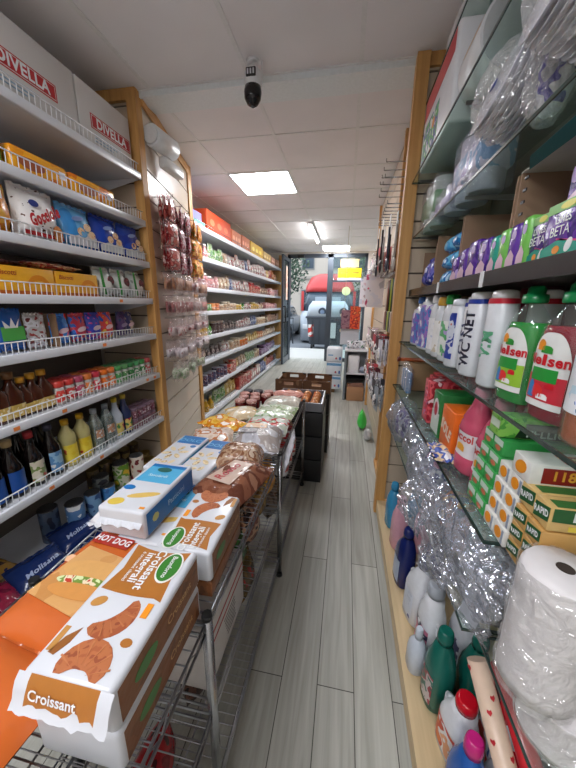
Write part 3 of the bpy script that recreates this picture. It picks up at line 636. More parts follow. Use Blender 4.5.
# crates past the rack
def crate_stack(name, label, loc, w_, d, levels, hh, m):
    t = thing(name, label, 'crate', loc)
    for k in range(levels):
        mb = MB(); z = k*hh
        mb.box(-w_/2, w_/2, -d/2, -d/2+.012, z, z+hh-.01, m, .002); mb.box(-w_/2, w_/2, d/2-.012, d/2, z, z+hh-.01, m, .002); mb.box(-w_/2, -w_/2+.012, -d/2+.012, d/2-.012, z, z+hh-.01, m); mb.box(w_/2-.012, w_/2, -d/2+.012, d/2-.012, z, z+hh-.01, m); mb.box(-w_/2+.012, w_/2-.012, -d/2+.012, d/2-.012, z, z+.012, m)
        mb.build('crate', t)
    return t
CB = C((20, 20, 24), .45)
crate_stack('plastic_crates', 'tall stack of black plastic crates right after the wire rack', (-.33, 2.42, 0), .40, .40, 3, .20, CB)
t = thing('vegetable_tray', 'open tray of onions and potatoes on the black crates', 'tray', (-.33, 2.42, .60)); TR = C((140, 140, 146), .3, metal=.5)
MB().box(-.19, .19, -.19, .19, 0, .01, TR).build('base', t)
for a in ((-.19, .19, -.19, -.18), (-.19, .19, .18, .19), (-.19, -.18, -.18, .18), (.18, .19, -.18, .18)): MB().box(a[0], a[1], a[2], a[3], .01, .07, TR).build('side', t)
k = 0
names = ['near row', 'second row', 'third row', 'far row']
for r_ in range(4):
    for c_ in range(4):
        x, yy = -.33-.125+c_*.083, 2.42-.125+r_*.083; lc = (x, yy, .612+.032)
        t = thing('onion', f"golden onion in the tray, {names[r_]}, {['leftmost','second from left','second from right','rightmost'][c_]}", 'onion', lc, random.random()*6, 'onions in the tray')
        MB().sphere((0, 0, 0), .036, PR([(206, 140, 84), (190, 116, 64), (222, 170, 120)], 25, .4), 1, 1, .88, 14, .12, k).build('bulb', t); MB().tube((0, 0, .028), (.003, .002, .045), .006, C((200, 160, 110), .6), 6, .002).build('tip', t); k += 1
crate_stack('plastic_crates', 'black crates holding the two cardboard trays', (-.37, 2.95, 0), .52, .40, 3, .20, CB)
for i, x in enumerate((-.50, -.235)):
    t = thing('cardboard_tray', f"brown cardboard produce tray with hand hole, {'left' if i == 0 else 'right'} of two", 'cardboard tray', (x, 2.93, .60), 0, None)
    CD = PR([(120, 84, 56), (104, 70, 46), (140, 104, 72)], 9, .8)
    MB().box(-.128, .128, -.17, .17, 0, .008, CD).build('base', t)
    for sy in (-1, 1):
        mb = MB(); y0 = sy*.17-(.006 if sy > 0 else 0)
        mb.box(-.128, .128, y0, y0+.006, .008, .06, CD); mb.box(-.128, -.045, y0, y0+.006, .06, .09, CD); mb.box(.045, .128, y0, y0+.006, .06, .09, CD); mb.box(-.128, .128, y0, y0+.006, .09, .11, CD); mb.build('end_panel', t)
    for sx in (-1, 1): MB().box(sx*.128-(.005 if sx > 0 else 0), sx*.128+(.005 if sx < 0 else 0), -.164, .164, .008, .075, CD).build('side_panel', t)
    for a in (-1, 1):
        for b in (-1, 1): 
            x0 = a*.118; MB().prism([(0, 0), (.03, 0), (0, .03)], (a*.122, b*.16, .10), (-a, 0, 0), (0, -b, 0), .012 if a*b > 0 else -.012, C((26, 24, 24), .6)).build('corner_cap', t)

# ================================================================== LEFT NEAR BAY GOODS
FX = -1.30                                  # goods stand just behind the fence
def deck(i): return Llip[i]+.037
# top: two pasta boxes
for i, (y0, y1, lb) in enumerate(((.95, 1.515, 'large white carton with red lettering band, nearer of two on the top shelf'), (1.525, 1.895, 'white carton with red lettering band at the wood post, top shelf'))):
    w_ = y1-y0; t = carton('pasta_carton', lb, 'carton', (FX-.19, (y0+y1)/2, deck(0)), LEFT, w_, .36, .265, C((214, 212, 210), .55, bscale=4), 'pasta cartons on the top shelf')
    F = -.1804; cx = (.03 if i == 0 else .03)
    patch(t, 'red_band', rect(cx-.145, cx+.145, .085, .150), C((190, 36, 44), .45), (0, F, 0), (1, 0, 0), (0, 0, 1)); patch(t, 'white_band', rect(cx-.139, cx+.139, .090, .145), C((222, 220, 216), .5), (0, F-.0006, 0), (1, 0, 0), (0, 0, 1)); patch(t, 'red_band', rect(cx-.136, cx+.136, .093, .142), C((190, 36, 44), .45), (0, F-.0012, 0), (1, 0, 0), (0, 0, 1))
    text(t, 'DIVELLA', .060, WHITE, (cx, F-.0018, .1175), (1, 0, 0), (0, 0, 1), bold=.03, squeeze=.95)
    for k in range(3): patch(t, 'small_print', rect(cx-.13, cx+.06-.03*k, .060-.014*k, .066-.014*k), C((150, 176, 196), .5), (0, F, 0), (1, 0, 0), (0, 0, 1))
def Lb(y): return (y[0]+y[1])/2
def L_(i, y0, y1, kind, nm, label, cat, h, mat, depth=.12, n_deep=0, **k):
    w_ = (y1-y0)*.98; loc = ((FX-.042 if kind == 'bag' else FX-depth/2-.004), (y0+y1)/2, deck(i) if i < 7 else .182)
    if kind == 'bag': return bag(nm, label, cat, loc, LEFT, w_*.98, h, depth*.8, mat, seed=y0*7+i, **k)
    return carton(nm, label, cat, loc, LEFT, w_, depth, h, mat, **k)
OR1 = PR([(232, 150, 30), (240, 170, 40), (222, 120, 24)], 9, .25); OR2 = PR([(236, 176, 60), (226, 140, 20), (246, 206, 110)], 10, .25)
# shelf 1 (second): orange sponge-cake packs lying, a green bottle
bottle('drink_bottle', 'green bottle with red neck band, left end of the second shelf', 'bottle', (FX-.05, 1.10, deck(1)), LEFT, [(0, .03, .03), (.06, .034, .034), (.12, .03, .03)], C((30, 140, 60), .2), [(.12, .018, .018), (.15, .016, .016)], C((170, 60, 50), .3))
for y0, y1, lb in ((1.15, 1.415, 'orange cake pack on the second shelf, left one'), (1.425, 1.72, 'orange cake pack on the second shelf, right one')):
    t = carton('cake_pack', lb, 'cake pack', (FX-.09, (y0+y1)/2, deck(1)), LEFT, y1-y0, .15, .098, OR1, 'orange cake packs', bev=.018); patch(t, 'print', ell(-.05, .045, .06, .022, 20), C((170, 84, 30), .4), (0, -.0753, 0), (1, 0, 0), (0, 0, 1)); patch(t, 'white_print', rect(.08, .11, .04, .07), WHITE, (0, -.0753, 0), (1, 0, 0), (0, 0, 1))
# shelf 2: breakfast biscuit bags
t = L_(2, .93, 1.12, 'bag', 'biscuit_bag', 'orange biscuit bag with yellow rings, left end of the third shelf', 'biscuit bag', .15, OR2); patch(t, 'white_print', rect(-.05, .04, .115, .155), WHITE, (0, -.050, 0), (1, 0, 0), (0, 0, 1))
t = L_(2, 1.125, 1.325, 'bag', 'biscuit_bag', 'white biscuit bag with chocolate drops and red script, third shelf', 'biscuit bag', .172, PR([(236, 232, 228), (240, 238, 236), (90, 50, 34)], 45, .3, .25, (0, .3, .66)))
text(t, 'Gocciole', .062, C((196, 30, 40), .3), (.004, -.054, .095), (1, 0, .5), (-.45, 0, 1), bold=.05, squeeze=.62, shear=.2); patch(t, 'cookie_print', ell(.06, .035, .025, .035, 18), PR([(206, 140, 80), (190, 120, 60), (80, 40, 24)], 60), (0, -.050, 0), (1, 0, 0), (0, 0, 1)); patch(t, 'badge_print', ell(-.035, .135, .022, .013, 18), C((40, 60, 140), .3), (0, -.049, 0), (1, 0, 0), (0, 0, 1)); patch(t, 'red_print', rect(-.09, .09, .012, .028), C((190, 30, 40), .3), (0, -.046, 0), (1, 0, 0), (0, 0, 1))
BL1 = PR([(20, 50, 150), (28, 66, 170), (16, 36, 120)], 10, .2); LB1 = PR([(60, 140, 206), (100, 170, 220), (40, 110, 190)], 10, .2)
for y0, y1, m_, lb in ((1.33, 1.52, LB1, 'light blue biscuit bag beside the white one with red script'), (1.525, 1.715, BL1, 'deep blue biscuit bag in the middle of the third shelf'), (1.72, 1.905, BL1, 'deep blue biscuit bag with round cookies against the wood post')):
    t = L_(2, y0, y1, 'bag', 'biscuit_bag', lb, 'biscuit bag', .160, m_)
    patch(t, 'pale_print', [(-.085, .012), (.085, .012), (.085, .06), (.03, .075), (-.085, .04)], C((214, 220, 230), .3), (0, -.049, 0), (1, 0, 0), (0, 0, 1))
    for a, b in ((-.01, .075), (.03, .10), (.055, .07)): patch(t, 'cookie_print', ell(a, b, .022, .018, 14), PR([(216, 170, 120), (236, 206, 170), (190, 140, 90)], 60), (0, -.0515, 0), (1, 0, 0), (0, 0, 1))
    patch(t, 'script_print', ell(-.02, .13, .035, .010, 16, .2), C((130, 160, 220), .3), (0, -.049, 0), (1, 0, 0), (0, 0, 1))
# shelf 3: yellow biscuit cartons, packs on top, green bags
for y0, y1, lb in ((.97, 1.245, 'yellow orange biscuit carton, nearer one on the fourth shelf'), (1.25, 1.50, 'yellow orange biscuit carton, second one on the fourth shelf')):
    t = carton('biscuit_carton', lb, 'biscuit carton', (FX-.06, (y0+y1)/2, deck(3)), LEFT, y1-y0-.005, .1, .108, C((240, 176, 40), .3), 'yellow biscuit cartons')
    patch(t, 'swirl_print', crescent(.06, .02, .05, .022, .2, 2.9), C((226, 140, 20), .3), (0, -.0503, 0), (1, 0, 0), (0, 0, 1)); text(t, 'Biscotti', .026, C((176, 60, 30), .4), (-.07, -.051, .082), (1, 0, 0), (0, 0, 1), shear=.2); patch(t, 'red_print', rect(-.12, .12, .0, .014), C((196, 100, 30), .4), (0, -.0503, 0), (1, 0, 0), (0, 0, 1))
flatbag('wafer_pack', 'red and cream wafer pack lying on the yellow cartons', 'wafer pack', (FX-.07, 1.27, deck(3)+.112), LEFT, .26, .11, .03, PR([(190, 60, 50), (206, 170, 130), (150, 40, 40), (230, 210, 190)], 22), seed=2)
flatbag('wafer_pack', 'brown wafer pack lying at the near end of the yellow cartons', 'wafer pack', (FX-.08, 1.08, deck(3)+.112), LEFT, .10, .10, .02, PR([(110, 60, 50), (70, 40, 40), (160, 110, 90)], 22), seed=3)
for i, (y0, y1) in enumerate(((1.51, 1.63), (1.64, 1.76), (1.77, 1.90))):
    t = L_(3, y0, y1, 'bag', 'snack_bag', f"silver and green snack bag with dark red print, {['left','middle','right'][i]} of three", 'snack bag', .128, PR([(196, 200, 196), (206, 210, 206), (150, 156, 150)], 14, .2, .5), group='silver and green snack bags', tilt=-.08)
    patch(t, 'green_print', [(-.052, .01), (-.030, .01), (-.036, .148), (-.052, .148)], C((40, 140, 60), .25), (0, -.046, 0), (1, 0, 0), (0, 0, 1)); patch(t, 'dark_print', ell(.012, .085, .024, .026, 16), PR([(120, 20, 40), (70, 20, 30), (180, 60, 60)], 60), (0, -.050, 0), (1, 0, 0), (0, 0, 1))
# shelf 4: small blue packs in display boxes
t = L_(4, .965, 1.085, 'bag', 'snack_bag', 'blue snack bag with wide green panel, left on the fifth shelf', 'snack bag', .145, C((30, 90, 170), .25, bump=.2), depth=.06); patch(t, 'green_print', rect(-.045, .045, .05, .105), C((80, 170, 80), .3), (0, -.026, 0), (1, 0, 0), (0, 0, 1)); patch(t, 'bird_print', [(-.01, .105), (.0, .14), (.012, .105), (.03, .135), (.02, .10), (-.03, .10), (-.035, .13)], WHITE, (0, -.0262, 0), (1, 0, 0), (0, 0, 1))
t = L_(4, 1.09, 1.185, 'bag', 'candy_bag', 'clear and blue bag of red sweets in the brown open carton', 'candy bag', .125, PR([(150, 60, 60), (190, 190, 190), (220, 220, 226), (110, 40, 40)], 30), depth=.05)
t = thing('display_carton', 'brown open display carton around the red sweets', 'carton', (FX-.10, 1.19, deck(4)), LEFT); MB().box(.025, .03, -.09, .09, 0, .15, CARDD).build('side_panel', t); MB().box(-.12, .03, .092, .096, 0, .14, CARDD).build('back_panel', t)
cs = [('blue', [(40, 110, 200), (60, 140, 220), (220, 60, 60)]), ('blue and red', [(50, 110, 200), (200, 60, 80), (30, 70, 160)]), ('magenta', [(190, 50, 130), (60, 70, 180), (220, 90, 150)]), ('blue and yellow', [(40, 80, 180), (220, 70, 60), (230, 190, 60)]), ('dark violet', [(50, 30, 80), (90, 60, 120), (40, 60, 110)]), ('beige', [(190, 170, 150), (60, 60, 110), (120, 90, 90)])]
ys = [1.235, 1.34, 1.44, 1.53, 1.665, 1.73]
for i, (y, (cn, c_)) in enumerate(zip(ys, cs)):
    w_ = .095 if i < 4 else .07
    t = bag('sweet_bag', f'{cn} sweet bag on the fifth shelf of the near left bay', 'sweet bag', (FX-.05-.02*(i > 3), y+.04 if i > 3 else y+.025, deck(4)), LEFT, w_, .118, .05, PR(c_, 28), seed=i); 
    patch(t, 'white_print', ell(0, .07, .028, .012, 14, .2), C((230, 200, 210) if i != 4 else (150, 130, 170), .3), (0, -.0275, 0), (1, 0, 0), (0, 0, 1))
# bottles and jars : shelf 5
BROWN = C((70, 30, 14), .12); AMB = C((120, 52, 16), .12); GOLD = C((206, 150, 40), .3); ORS = C((240, 130, 60), .4)
SQ = [(0, .030, .024, 0, 0, 3), (.01, .034, .027, 0, 0, 3), (.095, .034, .027, 0, 0, 3), (.125, .014, .014), (.145, .013, .013)]
for i, (y, sc) in enumerate(((.925, 1.18), (.985, 1.18), (1.03, 1.0), (1.075, 1.05), (1.125, 1.08))):
    t = bottle('syrup_bottle', f"dark amber bottle with gold cap, {['first','second','third','fourth','fifth'][i]} from the left end of the sixth shelf", 'bottle', (FX-.045, y, deck(5)), LEFT, SQ, BROWN, [(.145, .0165, .0165), (.168, .0165, .0165)], GOLD if i > 1 else C((120, 80, 40), .4), (.95, .012, .055, PR([(226, 206, 150), (200, 170, 90), (236, 230, 210)], 50)), group='dark amber bottles', scale=(sc, sc, sc))
    if i in (1, 2, 4): patch(t, 'price_sticker', rect(-.009, .009, .098, .108), ORS, (0, -.024, .0), (1, 0, 0), (0, .3, 1))
bottle('syrup_bottle', 'dark amber bottle in the back row behind the gold capped ones', 'bottle', (FX-.13, 1.05, deck(5)), LEFT, SQ, BROWN, [(.145, .0165, .0165), (.168, .0165, .0165)], GOLD, group='dark amber bottles')
jc = [(216, 70, 60), (206, 60, 56), (190, 80, 110), (230, 130, 60), (216, 60, 80), (236, 120, 40), (236, 130, 60), (80, 160, 90), (90, 150, 90), (60, 140, 80), (80, 160, 100), (70, 150, 80), (200, 90, 90)]
nmz = ['red', 'red', 'pink', 'orange', 'red', 'orange', 'orange', 'green', 'green', 'green', 'green', 'green', 'red']
J0 = [(0, .024, .024), (.006, .0275, .0275), (.075, .0275, .0275), (.085, .023, .023)]
jp = {}
for i in range(13):
    for r_ in range(2):
        y = 1.185+i*.056; loc = (FX-.035-.066*r_, y, deck(5))
        lb = f"small spice jar with {nmz[i]} lid, number {i+1} from the amber bottles, {'front' if r_ == 0 else 'back'} row"
        key = jc[i]
        if key not in jp:
            jp[key] = bottle('spice_jar', lb, 'jar', loc, LEFT, J0, C((190, 186, 180) if i < 7 else (196, 204, 196), .15), [(.085, .026, .026), (.087, .0275, .0275), (.112, .0275, .0275), (.114, .025, .025)], C(key, .3), (1.2, .015, .07, PR([(226, 224, 220), key, (200, 190, 180)], 50)), group='spice jars')
        else: dup(jp[key], loc, LEFT, lb)
# shelf 6: oils and vinegars
OIL = [(0, .033, .033), (.008, .038, .038), (.14, .038, .038), (.185, .018, .018), (.215, .014, .014), (.225, .014, .014)]
BAL = C((20, 14, 14), .1); lbm = C((28, 80, 160), .35)
for i, (y, cc, lm, lb) in enumerate(((.845, (190, 160, 110), lbm, 'dark vinegar bottle with blue sticker at the left edge'), (.925, (190, 160, 110), lbm, 'dark vinegar bottle with blue sticker and beige cap'), (1.015, (180, 30, 40), PR([(226, 220, 206), (214, 206, 186), (120, 140, 80), (180, 50, 40)], 30), 'dark wine bottle with red cap and cream sticker'), (1.105, (60, 60, 80), PR([(150, 190, 220), (90, 140, 190), (220, 220, 220)], 30), 'dark bottle with pale blue sticker beside the yellow oil'))):
    bottle('vinegar_bottle', lb, 'bottle', (FX-.045, y, deck(6)), LEFT, OIL, BAL, [(.225, .0175, .0175), (.252, .0175, .0175)], C(cc, .3), (1.0, .02, .12, lm))
    bottle('vinegar_bottle', ['black bottle behind the left edge one', 'black bottle behind the beige cap one', 'black bottle behind the red cap one', 'black bottle behind the pale sticker one'][i], 'bottle', (FX-.14, y+.02, deck(6)), LEFT, OIL, BAL, [(.225, .0175, .0175), (.25, .0175, .0175)], C((70, 70, 80), .3))
YO = [(0, .034, .034), (.008, .040, .040), (.06, .038, .038), (.12, .036, .036), (.135, .039, .039), (.165, .036, .036), (.20, .016, .016), (.215, .015, .015)]
for i, y in enumerate((1.195, 1.285)):
    bottle('oil_bottle', f"yellow sunflower oil bottle with yellow cap, {['left','right'][i]} one", 'bottle', (FX-.045, y, deck(6)), LEFT, YO, C((200, 190, 130), .1), [(.215, .0175, .0175), (.24, .0175, .0175)], C((226, 176, 40), .3), (1.3, .02, .115, PR([(226, 196, 50), (230, 206, 70), (200, 80, 50)], 25)), group='yellow oil bottles')
CB1 = [(0, .033, .033)]+[(.01+.012*k, .037+(.002 if k % 2 else 0), .037+(.002 if k % 2 else 0)) for k in range(13)]+[(.20, .016, .016), (.212, .014, .014)]
for i, y in enumerate((1.375, 1.46)):
    bottle('vinegar_bottle', f"clear ribbed vinegar bottle, {['left','right'][i]} of the two", 'bottle', (FX-.045, y, deck(6)), LEFT, CB1, CLEAR((214, 226, 226), .45, .1, .2), [(.212, .0165, .0165), (.235, .0165, .0165)], C((150, 160, 170), .3) if i else C((206, 214, 222), .3), (.8, .07, .12, PR([(206, 210, 206), (190, 140, 110), (220, 224, 224)], 50)), group='clear ribbed vinegar bottles', liquid=(.15, CLEAR((226, 230, 220), .3, .1, .5)))
for y, bc, cc, lb in ((1.535, (196, 206, 220), (230, 200, 60), 'pale bottle with yellow cap and red and green sticker'), (1.61, (44, 56, 100), (230, 196, 50), 'dark blue bottle with yellow cap')):
    bottle('wine_bottle', lb, 'bottle', (FX-.045, y, deck(6)), LEFT, OIL, C(bc, .12), [(.225, .0165, .0165), (.25, .0165, .0165)], C(cc, .3), (.9, .02, .10, PR([(190, 40, 50), (226, 206, 120), (60, 130, 70)], 25)))
sj = None
for i in range(5):
    for r_ in range(2):
        for q in range(2):
            y = 1.675+i*.047; loc = (FX-.03-.055*r_, y, deck(6)+q*.07)
            lb = f"small jar with mauve lid by the wood post, {['first','second','third','fourth','fifth'][i]} from the left, {['lower','upper'][q]} layer, {['front','back'][r_]} row"
            lb = f"small mauve lidded jar, column {['one','two','three','four','five'][i]} from dark blue bottle, {['lower','upper'][q]} {['front','back'][r_]}"
            if sj is None: sj = bottle('sauce_jar', lb, 'jar', loc, LEFT, [(0, .020, .020), (.005, .023, .023), (.048, .023, .023), (.052, .02, .02)], C((150, 110, 120), .15), [(.052, .0225, .0225), (.067, .0225, .0225), (.068, .021, .021)], C((150, 120, 140), .35), (1.2, .01, .04, PR([(206, 190, 196), (120, 60, 80), (180, 160, 170)], 60)), group='small mauve lidded jars')
            else: dup(sj, loc, LEFT, lb)
# base: cans, bags of pasta
def can(label, loc, r, h, mat, lid=CHROME, group=None, lidc=None):
    t = thing('food_can', label, 'can', loc, LEFT+.4, group); MB().loft(cyl(h, r, b=.003), mat, 20).build('can_body', t); MB().loft([(h, r-.003, r-.003), (h+.004, r+.001, r+.001), (h+.006, r, r), (h+.005, r-.004, r-.004)], lid, 20).build('rim', t); return t
cn = [(1.58, -1.40, .048, .20, [(240, 200, 60), (120, 170, 60), (226, 226, 200), (90, 150, 60)], 'tall green and yellow tin with pale lid on the base shelf'), (1.66, -1.34, .042, .22, [(150, 50, 46), (220, 210, 196), (110, 30, 34)], 'tall red and cream tin right of the green tin'), (1.43, -1.42, .045, .19, [(70, 80, 90), (130, 140, 140), (40, 46, 60)], 'dark grey tin left of the green tin'),
      (1.20, -1.38, .044, .17, [(190, 206, 226), (80, 120, 170), (226, 230, 236)], 'pale blue tin beside the navy pasta bag'), (1.30, -1.36, .040, .17, [(50, 80, 130), (110, 150, 190), (30, 50, 90)], 'blue tin, next right of the pale blue one'), (1.39, -1.34, .038, .16, [(40, 90, 150), (60, 120, 180), (190, 160, 90)], 'bright blue tin with gold top in front'), (1.12, -1.46, .044, .18, [(40, 50, 80), (70, 90, 120), (20, 30, 60)], 'dark navy tin left of the pale blue tin'),
      (1.74, -1.36, .036, .12, [(200, 180, 160), (150, 60, 50), (230, 220, 210)], 'small cream and red tin'), (1.82, -1.36, .036, .11, [(226, 220, 210), (90, 90, 90), (180, 170, 160)], 'small pale tin near the wood post'), (1.88, -1.44, .036, .12, [(120, 100, 50), (170, 150, 90), (80, 60, 40)], 'small olive tin at the wood post')]
for y, x, r, h, c_, lb in cn: can(lb, (x, y, .18), r, h, PR(c_, 18, .3, .05), CHROME if h > .13 else C((190, 160, 90), .3, metal=.8))
fc = None
for i in range(5):
    for j in range(3):
        loc = (-1.50+j*.0-.0, 1.46+i*.095, .18+j*.105) if j < 2 else (-1.58, 1.46+i*.095, .29)
        lb = f"small olive tin behind the tall tins, {['first','second','third','fourth','fifth'][i]} along, {['bottom layer','top layer','rear layer'][j]}"
        if fc is None: fc = can(lb, loc, .036, .10, PR([(120, 96, 60), (70, 56, 40), (170, 150, 100)], 20), C((150, 130, 80), .3, metal=.7), 'olive tins behind the tall tins')
        elif j < 2: dup(fc, loc, LEFT, lb)
NAVY = C((20, 38, 86), .2, bump=.5, bscale=30)
for i, (y, x) in enumerate(((1.14, -1.23), (.91, -1.20))):
    t = flatbag('pasta_bag', f"navy pasta bag with white script on the base shelf, {'farther' if i == 0 else 'nearer'} one", 'pasta bag', (x-.10, y, .20), PI/2-.25, .21, .15, .06, NAVY, seed=i); t.rotation_euler = (.35, 0, PI/2-.25)
    text(t, 'Molisana', .034, C((150, 164, 196), .3), (0, -.01, .0605), (1, .12, 0), (-.12, 1, 0), bold=.03, shear=.3, squeeze=1.1, eps=.001)
for i, (y, x, c_) in enumerate(((.72, -1.20, [(90, 16, 40), (120, 24, 50), (60, 12, 30)]), (.56, -1.18, [(100, 20, 44), (70, 14, 34), (190, 150, 90)]))):
    t = flatbag('pasta_bag', f"burgundy pasta bag on the base shelf, {'beside the navy bags' if i == 0 else 'at the lower left edge'}", 'pasta bag', (x-.10, y, .20), PI/2-.2, .155, .14, .06, PR(c_, 12, .2, .6), seed=9+i); t.rotation_euler = (.35, 0, PI/2-.2)
flatbag('pasta_bag', 'dark amber pasta bag behind the burgundy bags', 'pasta bag', (-1.48, .80, .18), PI/2, .2, .16, .12, PR([(60, 44, 36), (170, 130, 60), (50, 50, 90)], 16, .2, .4), seed=13)

# ================================================================== ANGLED PANEL, HANGING BAGS
Ux, Uy = ux, uy; Nx, Ny = uy, -ux
def onpanel(s, off, z): return (-1.28+Ux*s+Nx*off, 1.985+Uy*s+Ny*off, z)
prz = math.atan2(Ny, Nx)+PI/2
def hook(parent, L=.12): MB().tube((0, 0, 0), (0, -L, .004), .0022, CHROME, 6).tube((0, -L, .004), (0, -L-.004, .018), .0022, CHROME, 6).build('hook', parent)
ordn = ['nearest', 'second', 'third', 'fourth', 'farthest']
redm = PR([(196, 90, 86), (206, 120, 112), (150, 44, 50), (226, 200, 194)], 30, .2, .6); pinkm = PR([(200, 150, 160), (160, 60, 80), (226, 200, 206), (120, 50, 60)], 30, .2, .5); orm = PR([(226, 150, 50), (236, 180, 90), (200, 100, 30), (120, 130, 40)], 26, .2, .5)
red0 = {}
for ci, (s_, m_, cn_) in enumerate(((.09, redm, 'red'), (.30, pinkm, 'dark pink'), (.48, pinkm, 'dusty pink'), (.68, orm, 'orange'), (.86, orm, 'amber'))):
    for r_ in range(3):
        z = 2.055-r_*.155
        for q in range(3):
            lb = f"{cn_} hanging bag in {['top','second','third','fourth'][r_]} row of the angled panel, {['front','middle','rear'][q]} on its hook"
            loc = onpanel(s_, .11-.035*q, z-.13)
            if cn_ not in red0:
                red0[cn_] = t = bag('hanging_bag', lb, 'snack bag', loc, prz+.25*(ci % 2), .12, .125, .028, m_, 'hanging snack bags on the angled panel', seed=ci*3, crimp=.01)
                MB().box(-.035, .035, -.0012+.014, .0012+.014, .135, .165, CLEAR((255, 240, 240), .4, .2, .5)).build('header', t)
            else: dup(red0[cn_], loc, prz+.25*((ci+q) % 3-1), lb)
        h_ = thing('peg_hook', f"chrome peg hook holding {cn_} bags, {['top','second','third','fourth'][r_]} row", 'hook', onpanel(s_, 0, z+.02), prz, 'peg hooks on the angled panel'); hook(h_)
cand = [('brown stick', [(150, 92, 54), (180, 120, 76), (196, 150, 110)]), ('pink', [(200, 150, 150), (170, 90, 90), (226, 216, 216)]), ('red and white', [(176, 70, 76), (216, 200, 200), (140, 50, 60)]), ('pale multicolour', [(200, 190, 200), (226, 220, 226), (150, 100, 110)]), ('pale green', [(150, 186, 140), (200, 210, 190), (120, 160, 110)])]
cmat = CLEAR((255, 252, 252), .20, .12, .6, bump=.6, bscale=50)
for r_ in range(5):
    z = 1.60-r_*.16
    for ci, s_ in enumerate((.10, .34, .60, .86)):
        cn_, c_ = cand[r_] if not (ci == 2 and r_ < 2) else cand[2]
        if r_ == 4 and ci == 3: continue
        proto = None
        for q in range(3):
            lb = f"clear bag of {cn_} sweets, candy row {['one','two','three','four','five'][r_]}, {['nearest','second','third','farthest'][ci]} hook, {['front','middle','rear'][q]}"
            loc = onpanel(s_, .12-.04*q, z-.125)
            if proto is None:
                t = proto = thing('candy_bag', lb, 'candy bag', loc, prz+random.uniform(-.2, .2), 'candy bags on the angled panel')
                mb = MB(); pillow(mb, .185, .125, .036, cmat, O=(0, .016, .062), U=(1, 0, 0), V=(0, 0, 1), seed=r_*5+ci, crimp=.01, n=9); mb.build('film', t)
                mb = MB()
                for k in range(7): mb.tube((-.062+.020*k, -.002, .018), (-.069+.020*k+.02*(r_ == 0), -.002, .092-.02*(r_ > 1)), (.013 if r_ > 1 else .0095), PR(c_, 30), 7)
                mb.build('sweets', t)
            else: dup(proto, loc, prz+random.uniform(-.3, .3), lb)
        h_ = thing('peg_hook', f"chrome peg hook of candy row {['one','two','three','four','five'][r_]}, {['nearest','second','third','farthest'][ci]} one", 'hook', onpanel(s_, 0, z+.01), prz, 'peg hooks on the angled panel'); hook(h_, .14)

# ================================================================== LONG FAR SHELVING GOODS
def farlabel(desc, lvl, n): return f"{desc}, item {n} from near end, {['top','second','third','fourth','fifth','sixth','seventh','bottom'][lvl]} level of long shelving"
protos = {}
def far(kind, cn_, cols, w_, h, loc, label, scale):
    key = (kind, cn_)
    grp = f'{cn_} {kind.replace("_", " ")} goods on the long shelving'
    if key in protos: return dup(protos[key], loc, LEFT, label, scale)
    m = PR([tuple(int(v*.86) for v in c) for c in cols], 34 if kind != 'carton' else 16, .3, .4)
    if kind == 'carton': t = carton('food_carton', label, 'carton', loc, LEFT, .12, .16, .15, m, grp, front=(.7, .3, .7, PR([cols[-1], cols[0], (236, 232, 226)], 30)))
    elif kind == 'pouch': t = bag('food_pouch', label, 'pouch', loc, LEFT, .12, .13, .05, m, grp, seed=len(protos), lab=(.28, .2, .55, C(cols[-1], .3)))
    elif kind == 'jar': t = bottle('food_jar', label, 'jar', loc, LEFT, [(0, .045, .045), (.01, .052, .052), (.11, .052, .052), (.122, .044, .044)], C(cols[0], .15), [(.122, .05, .05), (.148, .05, .05), (.15, .046, .046)], C(cols[-1], .3), (1.2, .02, .10, m), grp)
    elif kind == 'tin': 
        t = thing('food_tin', label, 'tin', loc, LEFT, grp); MB().loft(cyl(.145, .055), m, 16).build('can_body', t); MB().loft([(.145, .056, .056), (.15, .056, .056)], C(cols[-1], .3), 16).build('rim', t)
    else: t = bottle('sauce_bottle', label, 'bottle', loc, LEFT, [(0, .036, .036), (.01, .042, .042), (.07, .042, .042), (.11, .018, .018), (.125, .016, .016)], C(cols[0], .15), [(.125, .019, .019), (.15, .017, .017)], C(cols[-1], .3), (1.2, .015, .065, m), grp)
    t.scale = scale; protos[key] = t; return t
PAL = {'white': [(226, 222, 216), (206, 200, 196), (180, 60, 60), (236, 236, 232)], 'red': [(180, 50, 46), (206, 90, 70), (226, 200, 180), (150, 30, 30)], 'pink': [(220, 150, 150), (226, 190, 186), (196, 80, 90), (236, 226, 222)], 'green': [(90, 160, 70), (150, 190, 110), (226, 230, 214), (50, 120, 50)],
       'yellow': [(226, 180, 60), (236, 206, 110), (190, 130, 40), (246, 230, 180)], 'orange': [(226, 120, 40), (236, 160, 80), (200, 80, 30), (246, 220, 190)], 'blue': [(70, 90, 150), (110, 130, 180), (40, 50, 100), (200, 206, 220)], 'brown': [(130, 84, 60), (166, 120, 90), (90, 50, 40), (216, 196, 170)],
       'cream': [(226, 206, 176), (206, 180, 150), (180, 130, 90), (240, 230, 210)], 'dark': [(70, 50, 50), (100, 80, 76), (50, 36, 40), (180, 160, 150)], 'purple': [(120, 80, 130), (160, 130, 170), (90, 50, 90), (220, 206, 226)], 'navy': [(44, 46, 84), (80, 84, 120), (120, 60, 70), (190, 190, 206)], 'teal': [(120, 200, 180), (150, 216, 200), (90, 170, 150), (226, 240, 236)]}
FXF = -1.60
